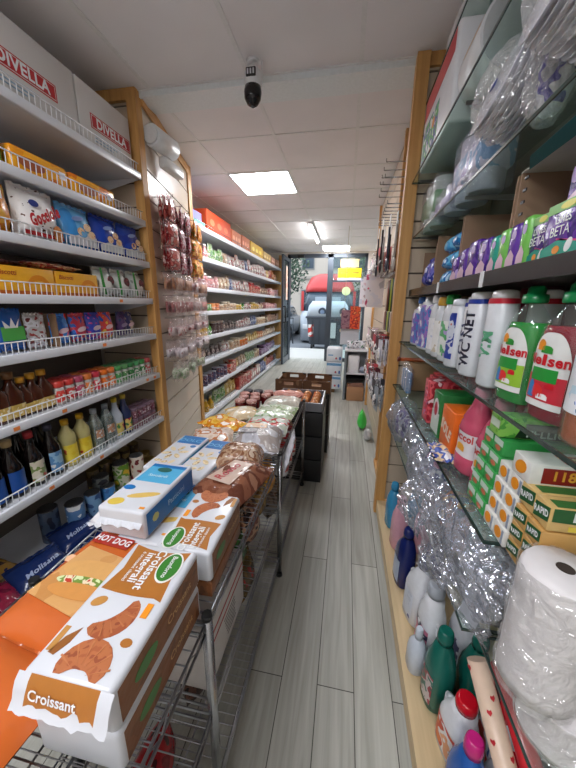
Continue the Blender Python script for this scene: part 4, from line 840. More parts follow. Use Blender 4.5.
rows = {
 1: (.15, [('bottle', 'pink', 4), ('pouch', 'green', 3), ('pouch', 'cream', 1), ('pouch', 'white', 5), ('pouch', 'blue', 1), ('pouch', 'white', 8), ('pouch', 'yellow', 1), ('pouch', 'red', 2), ('pouch', 'orange', 3), ('pouch', 'cream', 4)], .23),
 2: (.125, [('tin', 'white', 2), ('jar', 'pink', 3), ('pouch', 'pink', 2), ('pouch', 'cream', 3), ('pouch', 'blue', 1), ('pouch', 'white', 6), ('jar', 'red', 5), ('pouch', 'brown', 5), ('carton', 'pink', 6)], .20),
 3: (.12, [('carton', 'orange', 1), ('carton', 'red', 2), ('carton', 'green', 1), ('carton', 'orange', 2), ('jar', 'dark', 1), ('jar', 'cream', 5), ('jar', 'yellow', 2), ('jar', 'green', 1), ('tin', 'white', 3), ('jar', 'yellow', 4), ('pouch', 'cream', 3), ('carton', 'pink', 8)], .13),
 4: (.115, [('bottle', 'yellow', 4), ('bottle', 'green', 1), ('jar', 'dark', 3), ('pouch', 'dark', 5), ('pouch', 'white', 6), ('pouch', 'blue', 3), ('jar', 'cream', 5), ('carton', 'brown', 9)], .17),
 5: (.13, [('pouch', 'brown', 3), ('pouch', 'dark', 4), ('pouch', 'white', 2), ('jar', 'cream', 3), ('jar', 'orange', 3), ('pouch', 'yellow', 5), ('pouch', 'orange', 3), ('pouch', 'cream', 8)], .16),
 6: (.125, [('tin', 'navy', 8), ('carton', 'red', 2), ('pouch', 'yellow', 2), ('pouch', 'cream', 3), ('pouch', 'green', 4), ('jar', 'cream', 2), ('carton', 'purple', 5), ('pouch', 'purple', 6)], .18),
 7: (.135, [('bottle', 'blue', 1), ('bottle', 'yellow', 3), ('pouch', 'green', 3), ('pouch', 'yellow', 3), ('carton', 'red', 5), ('carton', 'white', 4), ('carton', 'blue', 3), ('pouch', 'yellow', 2), ('pouch', 'red', 5), ('pouch', 'dark', 4)], .22)}
for lvl, (pw, seq, h) in rows.items():
    y = 3.09; n = 0; z = Flip[lvl]+.037
    for kind, cn_, c_ in seq:
        for q in range(c_):
            if y > 7.40: break
            n += 1; hh = h*random.uniform(.66, 1.0); base_h = .15 if kind != 'pouch' else .155
            far(kind, cn_, PAL[cn_], pw, h, (FXF-.085, y+pw/2, z), farlabel(f'{cn_} {kind}', lvl, n), (pw/.125, 1.0, hh/base_h)); y += pw*1.03
z = Flip[0]+.037
for i, (y0, y1, h, c_, cn_) in enumerate(((3.06, 3.50, .06, (120, 196, 176), 'flat teal'), (3.55, 4.30, .23, (226, 84, 44), 'large orange'), (4.34, 4.72, .19, (226, 130, 90), 'salmon and white'), (4.75, 5.15, .2, (214, 120, 80), 'pale orange'), (5.2, 5.95, .2, (226, 180, 60), 'yellow'), (6.0, 6.6, .17, (206, 170, 110), 'beige'), (6.65, 7.0, .16, (200, 150, 130), 'pinkish'), (7.03, 7.4, .17, (170, 120, 96), 'brown'))):
    t = carton('storage_carton', f'{cn_} carton on the top of the long shelving', 'carton', (FXF-.12, (y0+y1)/2, z), LEFT, y1-y0, .24, h, C(c_, .45))
    for k in range(3): patch(t, 'print', ell((y1-y0)*(-.3+.28*k), h*.5, (y1-y0)*.09, h*.16, 14), C(tuple(min(255, int(v*1.15+30)) for v in c_), .4), (0, -.1202, 0), (1, 0, 0), (0, 0, 1))
carton('storage_carton', 'lavender carton lying on the flat teal one', 'carton', (FXF-.12, 3.26, z+.062), LEFT, .36, .22, .08, C((140, 140, 206), .4))

# ================================================================== RIGHT GLASS SHELVES
def R_(y0, y1, x, z): return (x, (y0+y1)/2, z)
# --- upper glass shelf z 1.195: washing bottles
G1 = 1.1965
def flatb(w_, d, h, sh=.03, neck=.02): return [(0, w_/2-.004, d/2-.003, 0, 0, 3), (.006, w_/2, d/2, 0, 0, 3), (h*.70, w_/2, d/2, 0, 0, 3), (h*.82, w_/2*.92, d/2*.92, 0, 0, 2.6), (h*.90, neck*1.6, neck*1.2), (h*.92, neck, neck), (h, neck, neck)]
def capr(h, r, hh=.03): return [(h-.004, r, r), (h, r+.001, r+.001), (h+hh*.8, r, r), (h+hh, r*.85, r*.85)]
WB = C((224, 228, 234), .25)
# nearest big dish soap bottles
NB = [(0, .044, .028, 0, 0, 2.6), (.006, .049, .032, 0, 0, 2.6), (.16, .049, .032, 0, 0, 2.6), (.185, .047, .031, 0, 0, 2.5), (.205, .040, .029, 0, 0, 2.3), (.222, .028, .023), (.236, .017, .017), (.245, .016, .016)]
NC = [(.242, .024, .020), (.246, .026, .021), (.262, .025, .020), (.264, .017, .015), (.276, .018, .014), (.282, .013, .010)]
NCM = C((16, 134, 74), .3)
def dish(label, y, x, liq, face):
    t = bottle('dish_soap_bottle', label, 'bottle', (x, y, G1), RIGHT+.18, NB, CLEAR((244, 250, 248), .09, .05, .3), NC, NCM, None, 'tall dish soap bottles', 28, liquid=(.198, liq))
    mb = MB(); wrap(mb, NB, -PI/2-.85, -PI/2+.85, .030, .185, C((232, 234, 232), .3), round_top=True, na=16, nz=10); l = mb.build('sticker', t)
    mb = MB(); wrap(mb, NB, -PI/2-.84, -PI/2+.84, .044, .098, C(face, .3), eps=.0014, na=16, nz=4); mb.build('lower_print', t)
    mb = MB(); wrap(mb, NB, -PI/2-.5, -PI/2+.45, .085, .112, C((40, 150, 60), .3), eps=.0018, na=10, nz=4); mb.build('leaf_print', t)
    text_wrap(t, 'Nelsen', .030, C((200, 24, 40), .3), NB, .128, bold=.03, squeeze=.95, eps=.0026, a=-PI/2)
    for a, z0, z1, cc in ((-.25, .148, .170, (240, 150, 40)), (-.05, .143, .158, (50, 150, 60)), (-.35, .048, .085, (50, 130, 200)), (-.1, .052, .078, (226, 50, 50)), (.25, .072, .084, (206, 30, 44)), (.1, .048, .060, (240, 240, 240))):
        mb = MB(); wrap(mb, NB, -PI/2+a-.16, -PI/2+a+.16, z0, z1, C(cc, .3), eps=.0022, na=6, nz=3, round_top=True); mb.build('print', t)
    t.scale = (1, 1, .875)
    return t
GRQ = C((20, 150, 50), .12); RDQ = C((150, 16, 44), .12); 
dish('clear dish soap bottle with green liquid and green cap', .745, .385, GRQ, (150, 196, 60))
dish('clear dish soap bottle with dark red liquid, nearest green capped one', .620, .388, RDQ, (206, 50, 66))
# a second red behind and amber bottle
dish('clear dish soap bottle with dark red liquid, standing in the row behind', .56, .50, RDQ, (206, 50, 66))
AQ = C((206, 110, 50), .12); AB_ = [(0, .040, .030), (.006, .045, .034), (.15, .045, .034), (.19, .038, .03), (.22, .018, .018), (.24, .016, .016)]
t = bottle('soap_bottle', 'amber soap bottle at the right edge of the upper glass shelf', 'bottle', (.375, .508, G1), RIGHT, AB_, CLEAR((240, 230, 220), .2, .06, .4), capr(.24, .02), NCM, (.9, .05, .15, PR([(190, 216, 230), (226, 230, 236), (60, 110, 180)], 40)), None, 24, liquid=(.17, AQ))
# white bottles
def wbottle(label, y, x, w_, d, h, capc=None, cols=None, la=.8, rot=0.15, body=WB, nb=.02, words=None, wc=None, name='shampoo_bottle', lz=(.1, .7)):
    rg = flatb(w_, d, h, neck=nb); t = bottle(name, label, 'bottle', (x, y, G1), RIGHT+rot, rg, body, capr(h, nb+.004, .03) if capc else None, C(capc, .3) if capc else None, (la, h*lz[0], h*lz[1], PR(cols, 26, .3, .05)) if cols else None, None, 24)
    if words: text_wrap(t, words, .036, C(wc, .35), rg, h*.40, a=-PI/2-.0, bold=.03, vertical=True)
    return t
def stick(label, y, x, r, d, h, top, cols, words, wc, rot=.2, band=None):
    """tall white bottle with a flat wide lid"""
    rg = [(0, r-.004, d-.003, 0, 0, 3), (.006, r, d, 0, 0, 3), (h*.88, r*.98, d*.98, 0, 0, 3), (h*.9, r*.9, d*.9, 0, 0, 2.6)]
    t = bottle('spray_bottle', label, 'bottle', (x, y, G1), RIGHT+rot, rg, WB, [(h*.9, r*.92, d*.92, 0, 0, 2.6), (h*.985, r*.86, d*.86, 0, 0, 2.4), (h, r*.6, d*.6)], C(top, .25), None, None, 24)
    if band: mb = MB(); wrap(mb, [(h*.86, r*.99, d*.99, 0, 0, 3), (h*.92, r*.96, d*.96, 0, 0, 2.8)], -PI, PI, h*.865, h*.915, C(band, .3), eps=.001, na=24, nz=2); mb.build('band', t)
    if cols: mb = MB(); wrap(mb, rg, -PI/2-.5, -PI/2+.5, h*.12, h*.8, PR(cols, 22, .3, .05), eps=.0008); mb.build('print', t)
    if words: text_wrap(t, words, .040, C(wc, .35), rg, h*.45, bold=.04, vertical=True, squeeze=1.0)
    return t
stick('white and red lidded spray bottle next to the green dish soap', .875, .385, .034, .028, .245, (232, 232, 234), None, 'VIM', (90, 170, 130), .2, (196, 40, 60))
stick('white spray bottle with red band standing behind the first one', .86, .47, .034, .028, .245, (232, 232, 234), None, None, None, .2, (196, 40, 60))
stick('white spray bottle with blue band and dark blue vertical lettering', 1.005, .385, .036, .03, .245, (236, 238, 240), None, 'WC NET', (30, 34, 60), .25, (30, 60, 160))
stick('white bottle with thin blue band behind the dark lettered one', 1.075, .40, .034, .03, .235, (236, 238, 240), None, 'CASA', (60, 70, 110), .25, (30, 60, 160))
stick('blue and white bottle with blue panel down its front', 1.150, .380, .034, .028, .228, (226, 230, 238), [(30, 56, 150), (40, 66, 160), (210, 216, 230), (200, 120, 110)], 'ACE', (220, 226, 240), .25)
wbottle('white bottle with green cap and green leaf print', 1.26, .385, .07, .05, .215, (30, 140, 60), [(230, 232, 230), (224, 228, 224), (90, 170, 110), (180, 160, 210)], rot=.2)
wbottle('white bottle with gold cap, slim', 1.36, .385, .065, .05, .21, (206, 160, 60), [(228, 228, 226), (236, 236, 234), (200, 190, 170)], rot=.2)
wbottle('slim white bottle between the gold cap and violet ones', 1.445, .385, .065, .05, .22, (226, 226, 230), [(228, 228, 232), (236, 236, 240), (200, 206, 226)], rot=.2)
wbottle('white softener bottle with violet and blue front', 1.60, .395, .15, .07, .245, None, [(110, 80, 180), (60, 130, 200), (160, 120, 200), (226, 230, 240)], la=1.1, rot=.15, nb=.03, lz=(.05, .85), name='softener_bottle')
wbottle('violet and blue softener bottle next to the end panel', 1.77, .395, .14, .07, .22, (60, 110, 190), [(110, 80, 180), (60, 130, 200), (130, 90, 190), (226, 230, 240)], la=1.1, rot=.15, nb=.02, lz=(.05, .85), name='softener_bottle')
for i, (y, cc) in enumerate(((1.32, (20, 90, 50)), (1.20, (130, 30, 60)), (1.08, (120, 24, 50)), (.97, (60, 20, 30)))):
    wbottle(f"{['dark green','wine red','dark red','brown'][i]} capped bottle in the back row of the upper glass shelf", y, .54, .075, .06, .235, cc, None, rot=.1, body=C([(40, 110, 70), (160, 60, 90), (150, 40, 70), (110, 70, 60)][i], .2))

# --- dark shelf z 1.48: cartons with purple packs
K1 = 1.4795
def open_carton(label, y0, y1, h, flap=True, x0=.40, x1=.69):
    t = thing('open_carton', label, 'carton', (x0, (y0+y1)/2, K1)); w_ = (y1-y0)/2-.003; c_ = C((158, 128, 104), .8, bscale=8)
    MB().box(0, x1-x0, w_-.006, w_, 0, h, c_).build('side_panel', t); MB().box(0, x1-x0, -w_, -w_+.006, 0, h, c_).build('side_panel', t); MB().box(x1-x0-.006, x1-x0, -w_+.006, w_-.006, 0, h, C((128, 102, 84), .85)).build('back_panel', t); MB().box(0, x1-x0, -w_+.006, w_-.006, 0, .003, c_).build('base', t)
    if flap: MB().box(.0, x1-x0, -w_, w_, h, h+.004, C((196, 192, 186), .7)).build('top_flap', t)
    return t
open_carton('open brown carton by the end panel above the violet softener', 1.66, 1.90, .20, False)
open_carton('open brown carton full of light blue packs', 1.32, 1.655, .235, False)
open_carton('open brown carton behind the small violet packs', .95, 1.315, .235, False)
t = open_carton('large open carton with white flap behind the violet and green packs', .45, .945, .235, True)
for k in range(8): MB().box(-.004, -.001, .20+.001*0, .215, .03+.026*k, .036+.026*k, C((30, 30, 34), .5)).build('edge_mark', t)
MB().prism([(-.24, 0), (.20, 0), (.16, .025), (-.24, .04)], (-.004, 0, .228), (0, 1, 0), (-.85, 0, .5), .003, C((20, 96, 96), .4)).build('teal_flap', t)
LBM = PR([(70, 160, 216), (110, 190, 230), (40, 120, 190), (190, 220, 240)], 20, .2, .4)
for i in range(2):
    for r_ in range(3):
        bag('tissue_pack', f"light blue tissue pack, {['right','left'][i]} column, {['bottom','middle','top'][r_]}", 'tissue pack', (.43, 1.40+i*.115, K1+.004+r_*.068), RIGHT, .10, .055, .06, LBM, 'light blue tissue packs', seed=i*3+r_, crimp=.004)
for i in range(2): bag('tissue_pack', f"violet blue pack by the end panel, {['nearer','farther'][i]} one", 'tissue pack', (.42, 1.70+i*.10, K1+.004), RIGHT, .09, .12-.0*i, .07, PR([(90, 90, 190), (120, 120, 210), (60, 70, 160), (200, 206, 236)], 20, .2, .4), seed=30+i)
VI = C((84, 40, 140), .22, bump=.2, bscale=16); TE = C((40, 160, 140), .22); LG = C((120, 196, 90), .25)
VM = PR([(84, 44, 146), (100, 60, 160), (60, 30, 120), (196, 170, 226)], 20, .22, .3)
def pad(label, y, x, z, w_, h, d=.08, big=False, body=None, rot=0.0):
    t = carton('pad_pack', label, 'pad pack', (x, y, z), RIGHT+rot, w_, d, h, body or VM, 'violet and green pad packs' if not big else None, bev=.010)
    F = -d/2-.0004
    if big:
        patch(t, 'top_print', rect(-w_/2+.008, w_/2-.008, h*.80, h*.96), C((120, 190, 100), .3), (0, F, 0), (1, 0, 0), (0, 0, 1)); patch(t, 'teal_print', [(-w_/2+.006, h*.06), (w_/2-.006, h*.06), (w_/2-.006, h*.20), (0, h*.34), (-w_/2+.006, h*.22)], TE, (0, F, 0), (1, 0, 0), (0, 0, 1)); patch(t, 'pink_print', [(-w_*.1, h*.33), (w_*.4, h*.22), (w_*.4, h*.25), (-w_*.1, h*.36)], C((226, 60, 140), .3), (0, F, 0), (1, 0, 0), (0, 0, 1))
        patch(t, 'yellow_print', ell(w_*.05, h*.88, w_*.18, h*.06, 14), C((226, 220, 90), .3), (0, F-.0006, 0), (1, 0, 0), (0, 0, 1)); patch(t, 'price_sticker', ell(-w_*.05, h*.16, w_*.085, h*.07, 16), ORNG, (0, F-.0008, 0), (1, 0, 0), (0, 0, 1)); patch(t, 'wing_print', ell(w_*.22, h*.20, w_*.07, h*.12, 16, -.5), WHITE, (0, F-.0006, 0), (1, 0, 0), (0, 0, 1))
        text(t, 'LINES', h*.17, WHITE, (0, F-.001, h*.66), (1, 0, 0), (0, 0, 1), bold=.02); text(t, 'BETA', h*.24, WHITE, (-w_*.04, F-.001, h*.47), (1, 0, 0), (0, 0, 1), bold=.0)
    else:
        patch(t, 'print', [(-w_*.4, h*.1), (w_*.4, h*.1), (w_*.4, h*.3), (0, h*.45), (-w_*.4, h*.25)], C((226, 190, 210), .3), (0, F, 0), (1, 0, 0), (0, 0, 1)); patch(t, 'print', ell(w_*.1, h*.75, w_*.22, h*.1, 12), C((200, 180, 230), .3), (0, F, 0), (1, 0, 0), (0, 0, 1))
    return t
for i, (y, w_, h, b_) in enumerate(((1.245, .07, .085, None), (1.17, .07, .10, None), (1.09, .075, .11, None), (1.01, .07, .10, None), (.945, .045, .095, TE), (.895, .045, .10, LG), (.845, .045, .10, VM), (.80, .035, .105, LG))):
    pad(['violet pad pack at the far end of its row', 'violet pad pack, second from the far end', 'violet pad pack, third from the far end', 'violet pad pack, fourth from the far end', 'slim teal pad pack', 'slim light green pad pack', 'slim violet pad pack', 'slim light green pad pack beside the large lettered ones'][i], y, .405, K1+.004, w_, h, .08, body=b_)
pad('large violet and teal lettered pad pack, nearer to the camera', .655, .40, K1+.004, .115, .098, .085, True)
pad('large violet and teal lettered pad pack, farther one', .752, .415, K1+.004, .075, .098, .085, True)
pad('violet and teal pad pack at right edge of the dark shelf', .56, .40, K1+.004, .075, .098, .085, True)
for i, (y, w_) in enumerate(((.73, .09), (.62, .115), (.52, .07))): pad(['far', 'middle', 'near'][i]+' violet and teal pad pack in the upper row', y, .455, K1+.106, w_, .085, .08, i > 0)

# --- lower glass shelf z .93
G2 = .9315
# orange rack bar + coat brushes / pegs
t = thing('brush_pack', 'clear pack of blue clothes pegs at far end of lower glass shelf', 'peg pack', (.345, 1.72, G2), RIGHT); mb = MB(); pillow(mb, .2, .14, .06, FILM, O=(0, .03, .09), U=(1, 0, 0), V=(0, 0, 1), n=10, seed=4); mb.build('film', t)
for k in range(9): MB().box(-.085+.019*k, -.075+.019*k, -.012, .012, .02, .13, C((90, 140, 190), .3) if k % 3 else C((190, 200, 210), .3), .003).build('peg', t)
t = thing('wooden_bar', 'orange brown wooden roller lying across behind the clothes pegs', 'roller', (.50, 1.84, G2+.17)); MB().tube((-.18, 0, 0), (.18, 0, -.005), .011, C((176, 84, 40), .3), 10).build('rod', t); MB().tube((-.18, 0, 0), (-.195, 0, 0), .014, C((110, 40, 24), .3), 10).build('end_knob', t)
thing_ = thing('storage_carton', 'brown carton carrying the wooden roller', 'carton', (.52, 1.84, G2)); MB().box(-.14, .16, -.05, .05, 0, .155, CARD, .003).build('box', thing_)
REDB = PR([(196, 44, 60), (226, 90, 100), (160, 24, 44), (240, 210, 216)], 24, .3, .1)
for i in range(3):
    t = carton('detergent_box', f"red and pink box, {['nearest','middle','farthest'][i]} of the three far red boxes", 'box', (.415-.004*i+.05*(i), 1.315+.03*i+.09*i, G2), RIGHT, .085, .13, .175-.01*i, REDB, 'red and pink boxes'); 
    for zz in (.04, .08, .12): patch(t, 'print', ell(0, zz, .022, .015, 14), PR([(240, 200, 216), (220, 60, 90), (110, 130, 200)], 60), (0, -.0654, 0), (1, 0, 0), (0, 0, 1))
for i in range(4): carton('detergent_box', f"dark red box in the rear row, {['first','second','third','fourth'][i]} from the green box", 'box', (.60, 1.16+.11*i, G2), RIGHT, .10, .12, .19, REDB, 'rear row of dark red boxes')
t = carton('detergent_box', 'green and white box with round red and white emblem', 'box', (.425, 1.165, G2), RIGHT, .095, .15, .165, C((40, 120, 60), .35)); patch(t, 'white_print', rect(-.044, .044, .012, .09), C((214, 224, 214), .35), (0, -.0754, 0), (1, 0, 0), (0, 0, 1)); patch(t, 'emblem', ell(0, .10, .032, .040, 20), C((232, 226, 226), .3), (0, -.076, 0), (1, 0, 0), (0, 0, 1)); patch(t, 'emblem_core', ell(0, .10, .018, .026, 16), C((200, 60, 80), .3), (0, -.0766, 0), (1, 0, 0), (0, 0, 1))
t = carton('detergent_box', 'bright orange soap powder box beside the pink bottles', 'box', (.43, 1.035, G2), RIGHT, .115, .16, .145, C((236, 110, 30), .35)); text(t, 'SOLE', .052, C((248, 226, 206), .35), (.0, -.0806, .070), (1, 0, -.25), (.25, 0, 1), bold=.05, squeeze=.8); patch(t, 'side_print', rect(.01, .10, .03, .1), C((226, 90, 26), .35), (.0577, -.06, 0), (0, 1, 0), (0, 0, 1))
flatbag('wipes_pack', 'blue and white pack lying at the shelf edge in front of the orange box', 'wipes pack', (.335, .985, G2), PI/2, .14, .045, .02, PR([(40, 70, 160), (226, 200, 160), (60, 90, 180), (230, 230, 236)], 26), seed=8)
PK = CLEAR((240, 190, 206), .55, .08, .6); PKL = C((204, 84, 112), .15)
SB = [(0, .042, .036, 0, 0, 2.6), (.006, .047, .040, 0, 0, 2.6), (.05, .047, .040, 0, 0, 2.6), (.055, .044, .037, 0, 0, 2.6), (.12, .044, .037, 0, 0, 2.6), (.126, .047, .040, 0, 0, 2.6), (.15, .045, .038), (.156, .041, .035), (.162, .043, .036), (.20, .024, .022), (.222, .016, .016), (.23, .015, .015)]
for i, (y, x) in enumerate(((.90, .385), (.79, .39), (.85, .49))):
    t = bottle('softener_bottle', ['pink softener bottle next to the orange box', 'pink softener bottle next to the green film boxes', 'pink softener bottle in the second row behind the other two'][i], 'bottle', (x, y, G2), RIGHT+.15, SB, PKL, capr(.23, .02, .022), C((226, 120, 150), .3), (1.15, .052, .123, C((226, 222, 226), .35)), 'pink softener bottles', 24)
    text_wrap(t, 'coccol', .030, C((200, 50, 40), .35), SB, .108, bold=.03, eps=.002); mb = MB(); wrap(mb, SB, -PI/2-.3, -PI/2+.3, .066, .088, C((240, 170, 60), .35), eps=.0016, round_top=True, na=6, nz=3); mb.build('print', t)
# film and foil boxes stacked
GFB = PR([(110, 180, 60), (140, 200, 90), (80, 160, 60)], 70, .35, .05); GRB = C((56, 160, 80), .35); WBX = C((226, 226, 222), .35)
def roll_box(label, x0, y0, z, w_, h, L, kind, end=None):
    """long box lying across the shelf, square end faces the aisle"""
    t = thing('film_box', label, 'box', (x0, y0, z), 0, f'{kind} boxes')
    base = {'green': GRB, 'white': WBX, 'rapid': C((196, 152, 88), .35)}[kind]
    MB().box(0, L, -w_/2, w_/2, 0, h, base, .002).build('box', t)
    O = (-.0004, 0, 0); U = (0, -1, 0); V = (0, 0, 1)
    if kind == 'green':
        patch(t, 'end_print', rect(-w_*.42, w_*.42, h*.55, h*.92), C((200, 220, 206), .35), O, U, V); patch(t, 'end_print', ell(0, h*.35, w_*.25, h*.16, 12), C((206, 110, 80), .4), O, U, V)
    elif kind == 'white':
        patch(t, 'orange_print', ell(-w_*.05, h*.5, w_*.30, h*.33, 14, .5), ORNG, O, U, V); patch(t, 'grey_print', rect(w_*.28, w_*.42, h*.1, h*.9), C((150, 160, 180), .4), O, U, V)
    else:
        patch(t, 'green_print', [(-w_*.46, h*.15), (w_*.46, h*.40), (w_*.46, h*.95), (-w_*.46, h*.75)], C((34, 90, 50), .35), O, U, V); text(t, 'RAPID', h*.36, WHITE, (-.0012, 0, h*.56), (0, -1, .25), (0, .25, 1), bold=.04, squeeze=.8)
    return t
for r_ in range(5):
    for c_ in range(2):
        roll_box(f"green ended film box, {['bottom','second','third','fourth','top'][r_]} of the {['farther','nearer'][c_]} green column", .335+.004*r_, .752-.048*c_, G2+.038*r_, .046, .037, .30, 'green')
for r_ in range(4):
    for c_ in range(2):
        roll_box(f"white ended foil box with orange spot, {['bottom','second','third','top'][r_]} of the {['farther','nearer'][c_]} white column", .335+.004*r_, .654-.046*c_, G2+.038*r_, .044, .037, .30, 'white')
def long_box(label, y, z, w_, h, kind):
    t = thing('film_box', label, 'box', (.345, y, z), 0, None); L = .32
    m = {'pell': GFB, 'tutti': WBX, 'rapid': C((214, 180, 116), .35)}[kind]; MB().box(0, L, -w_/2, w_/2, 0, h, m, .002).build('box', t)
    O = (0, -w_/2-.0004, 0); U = (1, 0, 0); V = (0, 0, 1)
    if kind == 'pell':
        patch(t, 'dark_print', [(.03, .002), (L-.01, .002), (L-.01, h*.62), (.04, h*.56)], C((30, 56, 34), .35), O, U, V); text(t, 'PELLICOLA', .026, C((220, 224, 220), .35), (.115, -w_/2-.001, h*.30), U, V, bold=.02)
        patch(t, 'end_print', rect(-w_*.4, w_*.4, h*.4, h*.8), C((210, 226, 206), .35), (-.0004, 0, 0), (0, -1, 0), V); patch(t, 'dark_print', [(.14, -w_*.45), (.30, -w_*.45), (.30, w_*.4), (.20, w_*.4)], C((34, 66, 38), .35), (0, 0, h+.0002), (1, 0, 0), (0, 1, 0))
    elif kind == 'tutti':
        patch(t, 'red_print', rect(.02, L-.01, h*.12, h*.85), C((150, 34, 30), .35), O, U, V); text(t, '118 Tutti', h*.62, C((240, 170, 60), .35), (.085, -w_/2-.0012, h*.5), U, V, bold=.03); patch(t, 'end_print', ell(0, h*.5, w_*.32, h*.3, 14, .4), ORNG, (-.0004, 0, 0), (0, -1, 0), V)
        patch(t, 'food_print', rect(.06, .30, -w_*.38, w_*.25), PR([(176, 70, 30), (214, 120, 60), (140, 50, 24), (240, 200, 130)], 50), (0, 0, h+.0002), (1, 0, 0), (0, 1, 0))
    else:
        patch(t, 'green_print', [(.004, h*.42), (L-.01, h*.30), (L-.01, h*.97), (.004, h*.97)], C((40, 96, 50), .35), O, U, V); text(t, 'RAPID', h*.50, WHITE, (.065, -w_/2-.0012, h*.68), U, V, bold=.05); patch(t, 'yellow_print', rect(.03, L-.02, h*.08, h*.28), C((236, 210, 80), .35), O, U, V)
        patch(t, 'green_print', rect(0.01, L-.01, -w_*.42, w_*.1), C((60, 120, 60), .35), (0, 0, h+.0002), (1, 0, 0), (0, 1, 0))
        patch(t, 'green_print', [(-w_*.46, h*.12), (w_*.46, h*.36), (w_*.46, h*.95), (-w_*.46, h*.75)], C((34, 90, 50), .35), (-.0004, 0, 0), (0, -1, 0), V); text(t, 'RAPID', h*.36, WHITE, (-.0012, 0, h*.56), (0, -1, .25), (0, .25, 1), bold=.04, squeeze=.8)
    return t
long_box('green checked cling film box with dark lettered side, on top of the stacks', .722, G2+.1915, .050, .045, 'pell')
long_box('white box with red band and orange lettering, below the green checked one', .600, G2+.154, .058, .042, 'tutti')
t2 = [long_box('upper tan and green lettered foil box, farther', .563, G2+.112, .044, .044, 'rapid'), long_box('upper tan and green lettered foil box, nearest', .520, G2+.112, .040, .044, 'rapid')]
for r_ in range(3):
    for c_ in range(2): roll_box(f"tan and green ended foil box, {['bottom','second','third'][r_]} of the {['farther','nearer'][c_]} tan column", .340, .562-.042*c_, G2+.0365*r_, .040, .036, .30, 'rapid')

# --- shelf D z .69 and crumpled clear bags spilling over
G4 = .6915
SILV = CLEAR((226, 229, 236), .40, .10, .25, bump=.7, bscale=20)
def filmbag(label, c, r, seed, fill=None, amp=.26, mat=SILV):
    t = thing('plastic_bag', label, 'plastic bag', (c[0], c[1], c[2]), 0, None)
    mb = MB(); crumple(mb, 0, 0, r[2], r[0], r[1], r[2], mat, seed, amp, 30, False); mb.build('film', t)
    mb = MB(); crumple(mb, 0.01, 0, r[2]*.9, r[0]*.72, r[1]*.75, r[2]*.72, PR(fill or [(150, 154, 162), (190, 194, 202), (110, 112, 120), (216, 220, 226)], 26, .25, .6), seed+3, .2, 20, False); mb.build('contents', t)
    return t
filmbag('violet and clear crumpled bag at the far end hanging over the shelf', (.335, 1.62, .70), (.075, .13, .11), 1, [(70, 50, 130), (100, 80, 160), (190, 190, 206), (50, 34, 100)])
filmbag('silvery crumpled bag behind the blue bag edge, far', (.40, 1.38, .695), (.10, .14, .10), 2, [(130, 150, 176), (170, 186, 200), (100, 110, 130)])
filmbag('clear crumpled bag with blue and pink specks', (.37, 1.13, .695), (.10, .13, .105), 3, [(150, 156, 170), (180, 186, 196), (70, 80, 140), (200, 120, 160)])
filmbag('clear crumpled bag with orange and purple pegs inside', (.385, .90, .695), (.095, .12, .085), 4, [(206, 90, 50), (216, 120, 50), (80, 60, 120), (226, 170, 60)])
filmbag('large silvery crumpled bag nearest the paper rolls', (.40, .70, .695), (.11, .13, .10), 5)
# film sheets draping over the edge of shelf D
def drape(label, pts, seed, m=SILV, nm='plastic_sheet', n=26):
    """pts: 4 corners (far-top, near-top, near-bottom, far-bottom)"""
    t = thing(nm, label, 'plastic sheet', pts[0]); A, B, C_, D_ = [Vector(p)-Vector(pts[0]) for p in pts]; mb = MB(); G = []
    for i in range(n+1):
        row = []
        for j in range(n+1):
            u, v = i/n, j/n; p = (A*(1-u)+B*u)*(1-v)+(D_*(1-u)+C_*u)*v; q = p*14+Vector((seed, 0, 0))
            k = .030*noise.noise(q)+.020*abs(noise.noise(q*2.7))+.010*noise.noise(q*6)
            row.append(mb.bm.verts.new(p+Vector((-.035*math.sin(PI*v)-k, k*.4, k*.5))))
        G.append(row)
    i1 = mb.mi(m)
    for i in range(n):
        for j in range(n): f = mb.bm.faces.new((G[i][j], G[i+1][j], G[i+1][j+1], G[i][j+1])); f.material_index = i1
    mb.build('film', t); return t
drape('crumpled clear film bag of pegs spilling over the shelf above the dark blue bottles', [(.335, 1.10, .83), (.325, .86, .83), (.28, .86, .68), (.25, 1.08, .64)], 1)
drape('crumpled clear film hanging above the white bottles', [(.345, .90, .85), (.35, .66, .84), (.305, .68, .68), (.275, .86, .60)], 5)
drape('smooth grey clear film with a printed card beside the paper roll', [(.375, .70, .86), (.36, .545, .86), (.325, .56, .70), (.295, .69, .67)], 9)
t = thing('care_card', 'pale printed card inside clear film beside the paper roll', 'card', (.318, .60, .765), 0); cu, cv = Vector((.45, -.85, -.15)).normalized(), Vector((.25, .0, .95)).normalized(); CN = cu.cross(cv).normalized()
MB().prism(rect(-.022, .022, -.045, .045), (0, 0, 0), cu, cv, .001, C((150, 154, 162), .3)).build('card', t)
for k in range(7): MB().prism(rect(-.016, .016-.004*(k % 3), .034-.010*k, .038-.010*k), CN*-.0012, cu, cv, .0004, C((150, 60, 70) if k < 2 else (80, 84, 110), .4)).build('print_line', t)

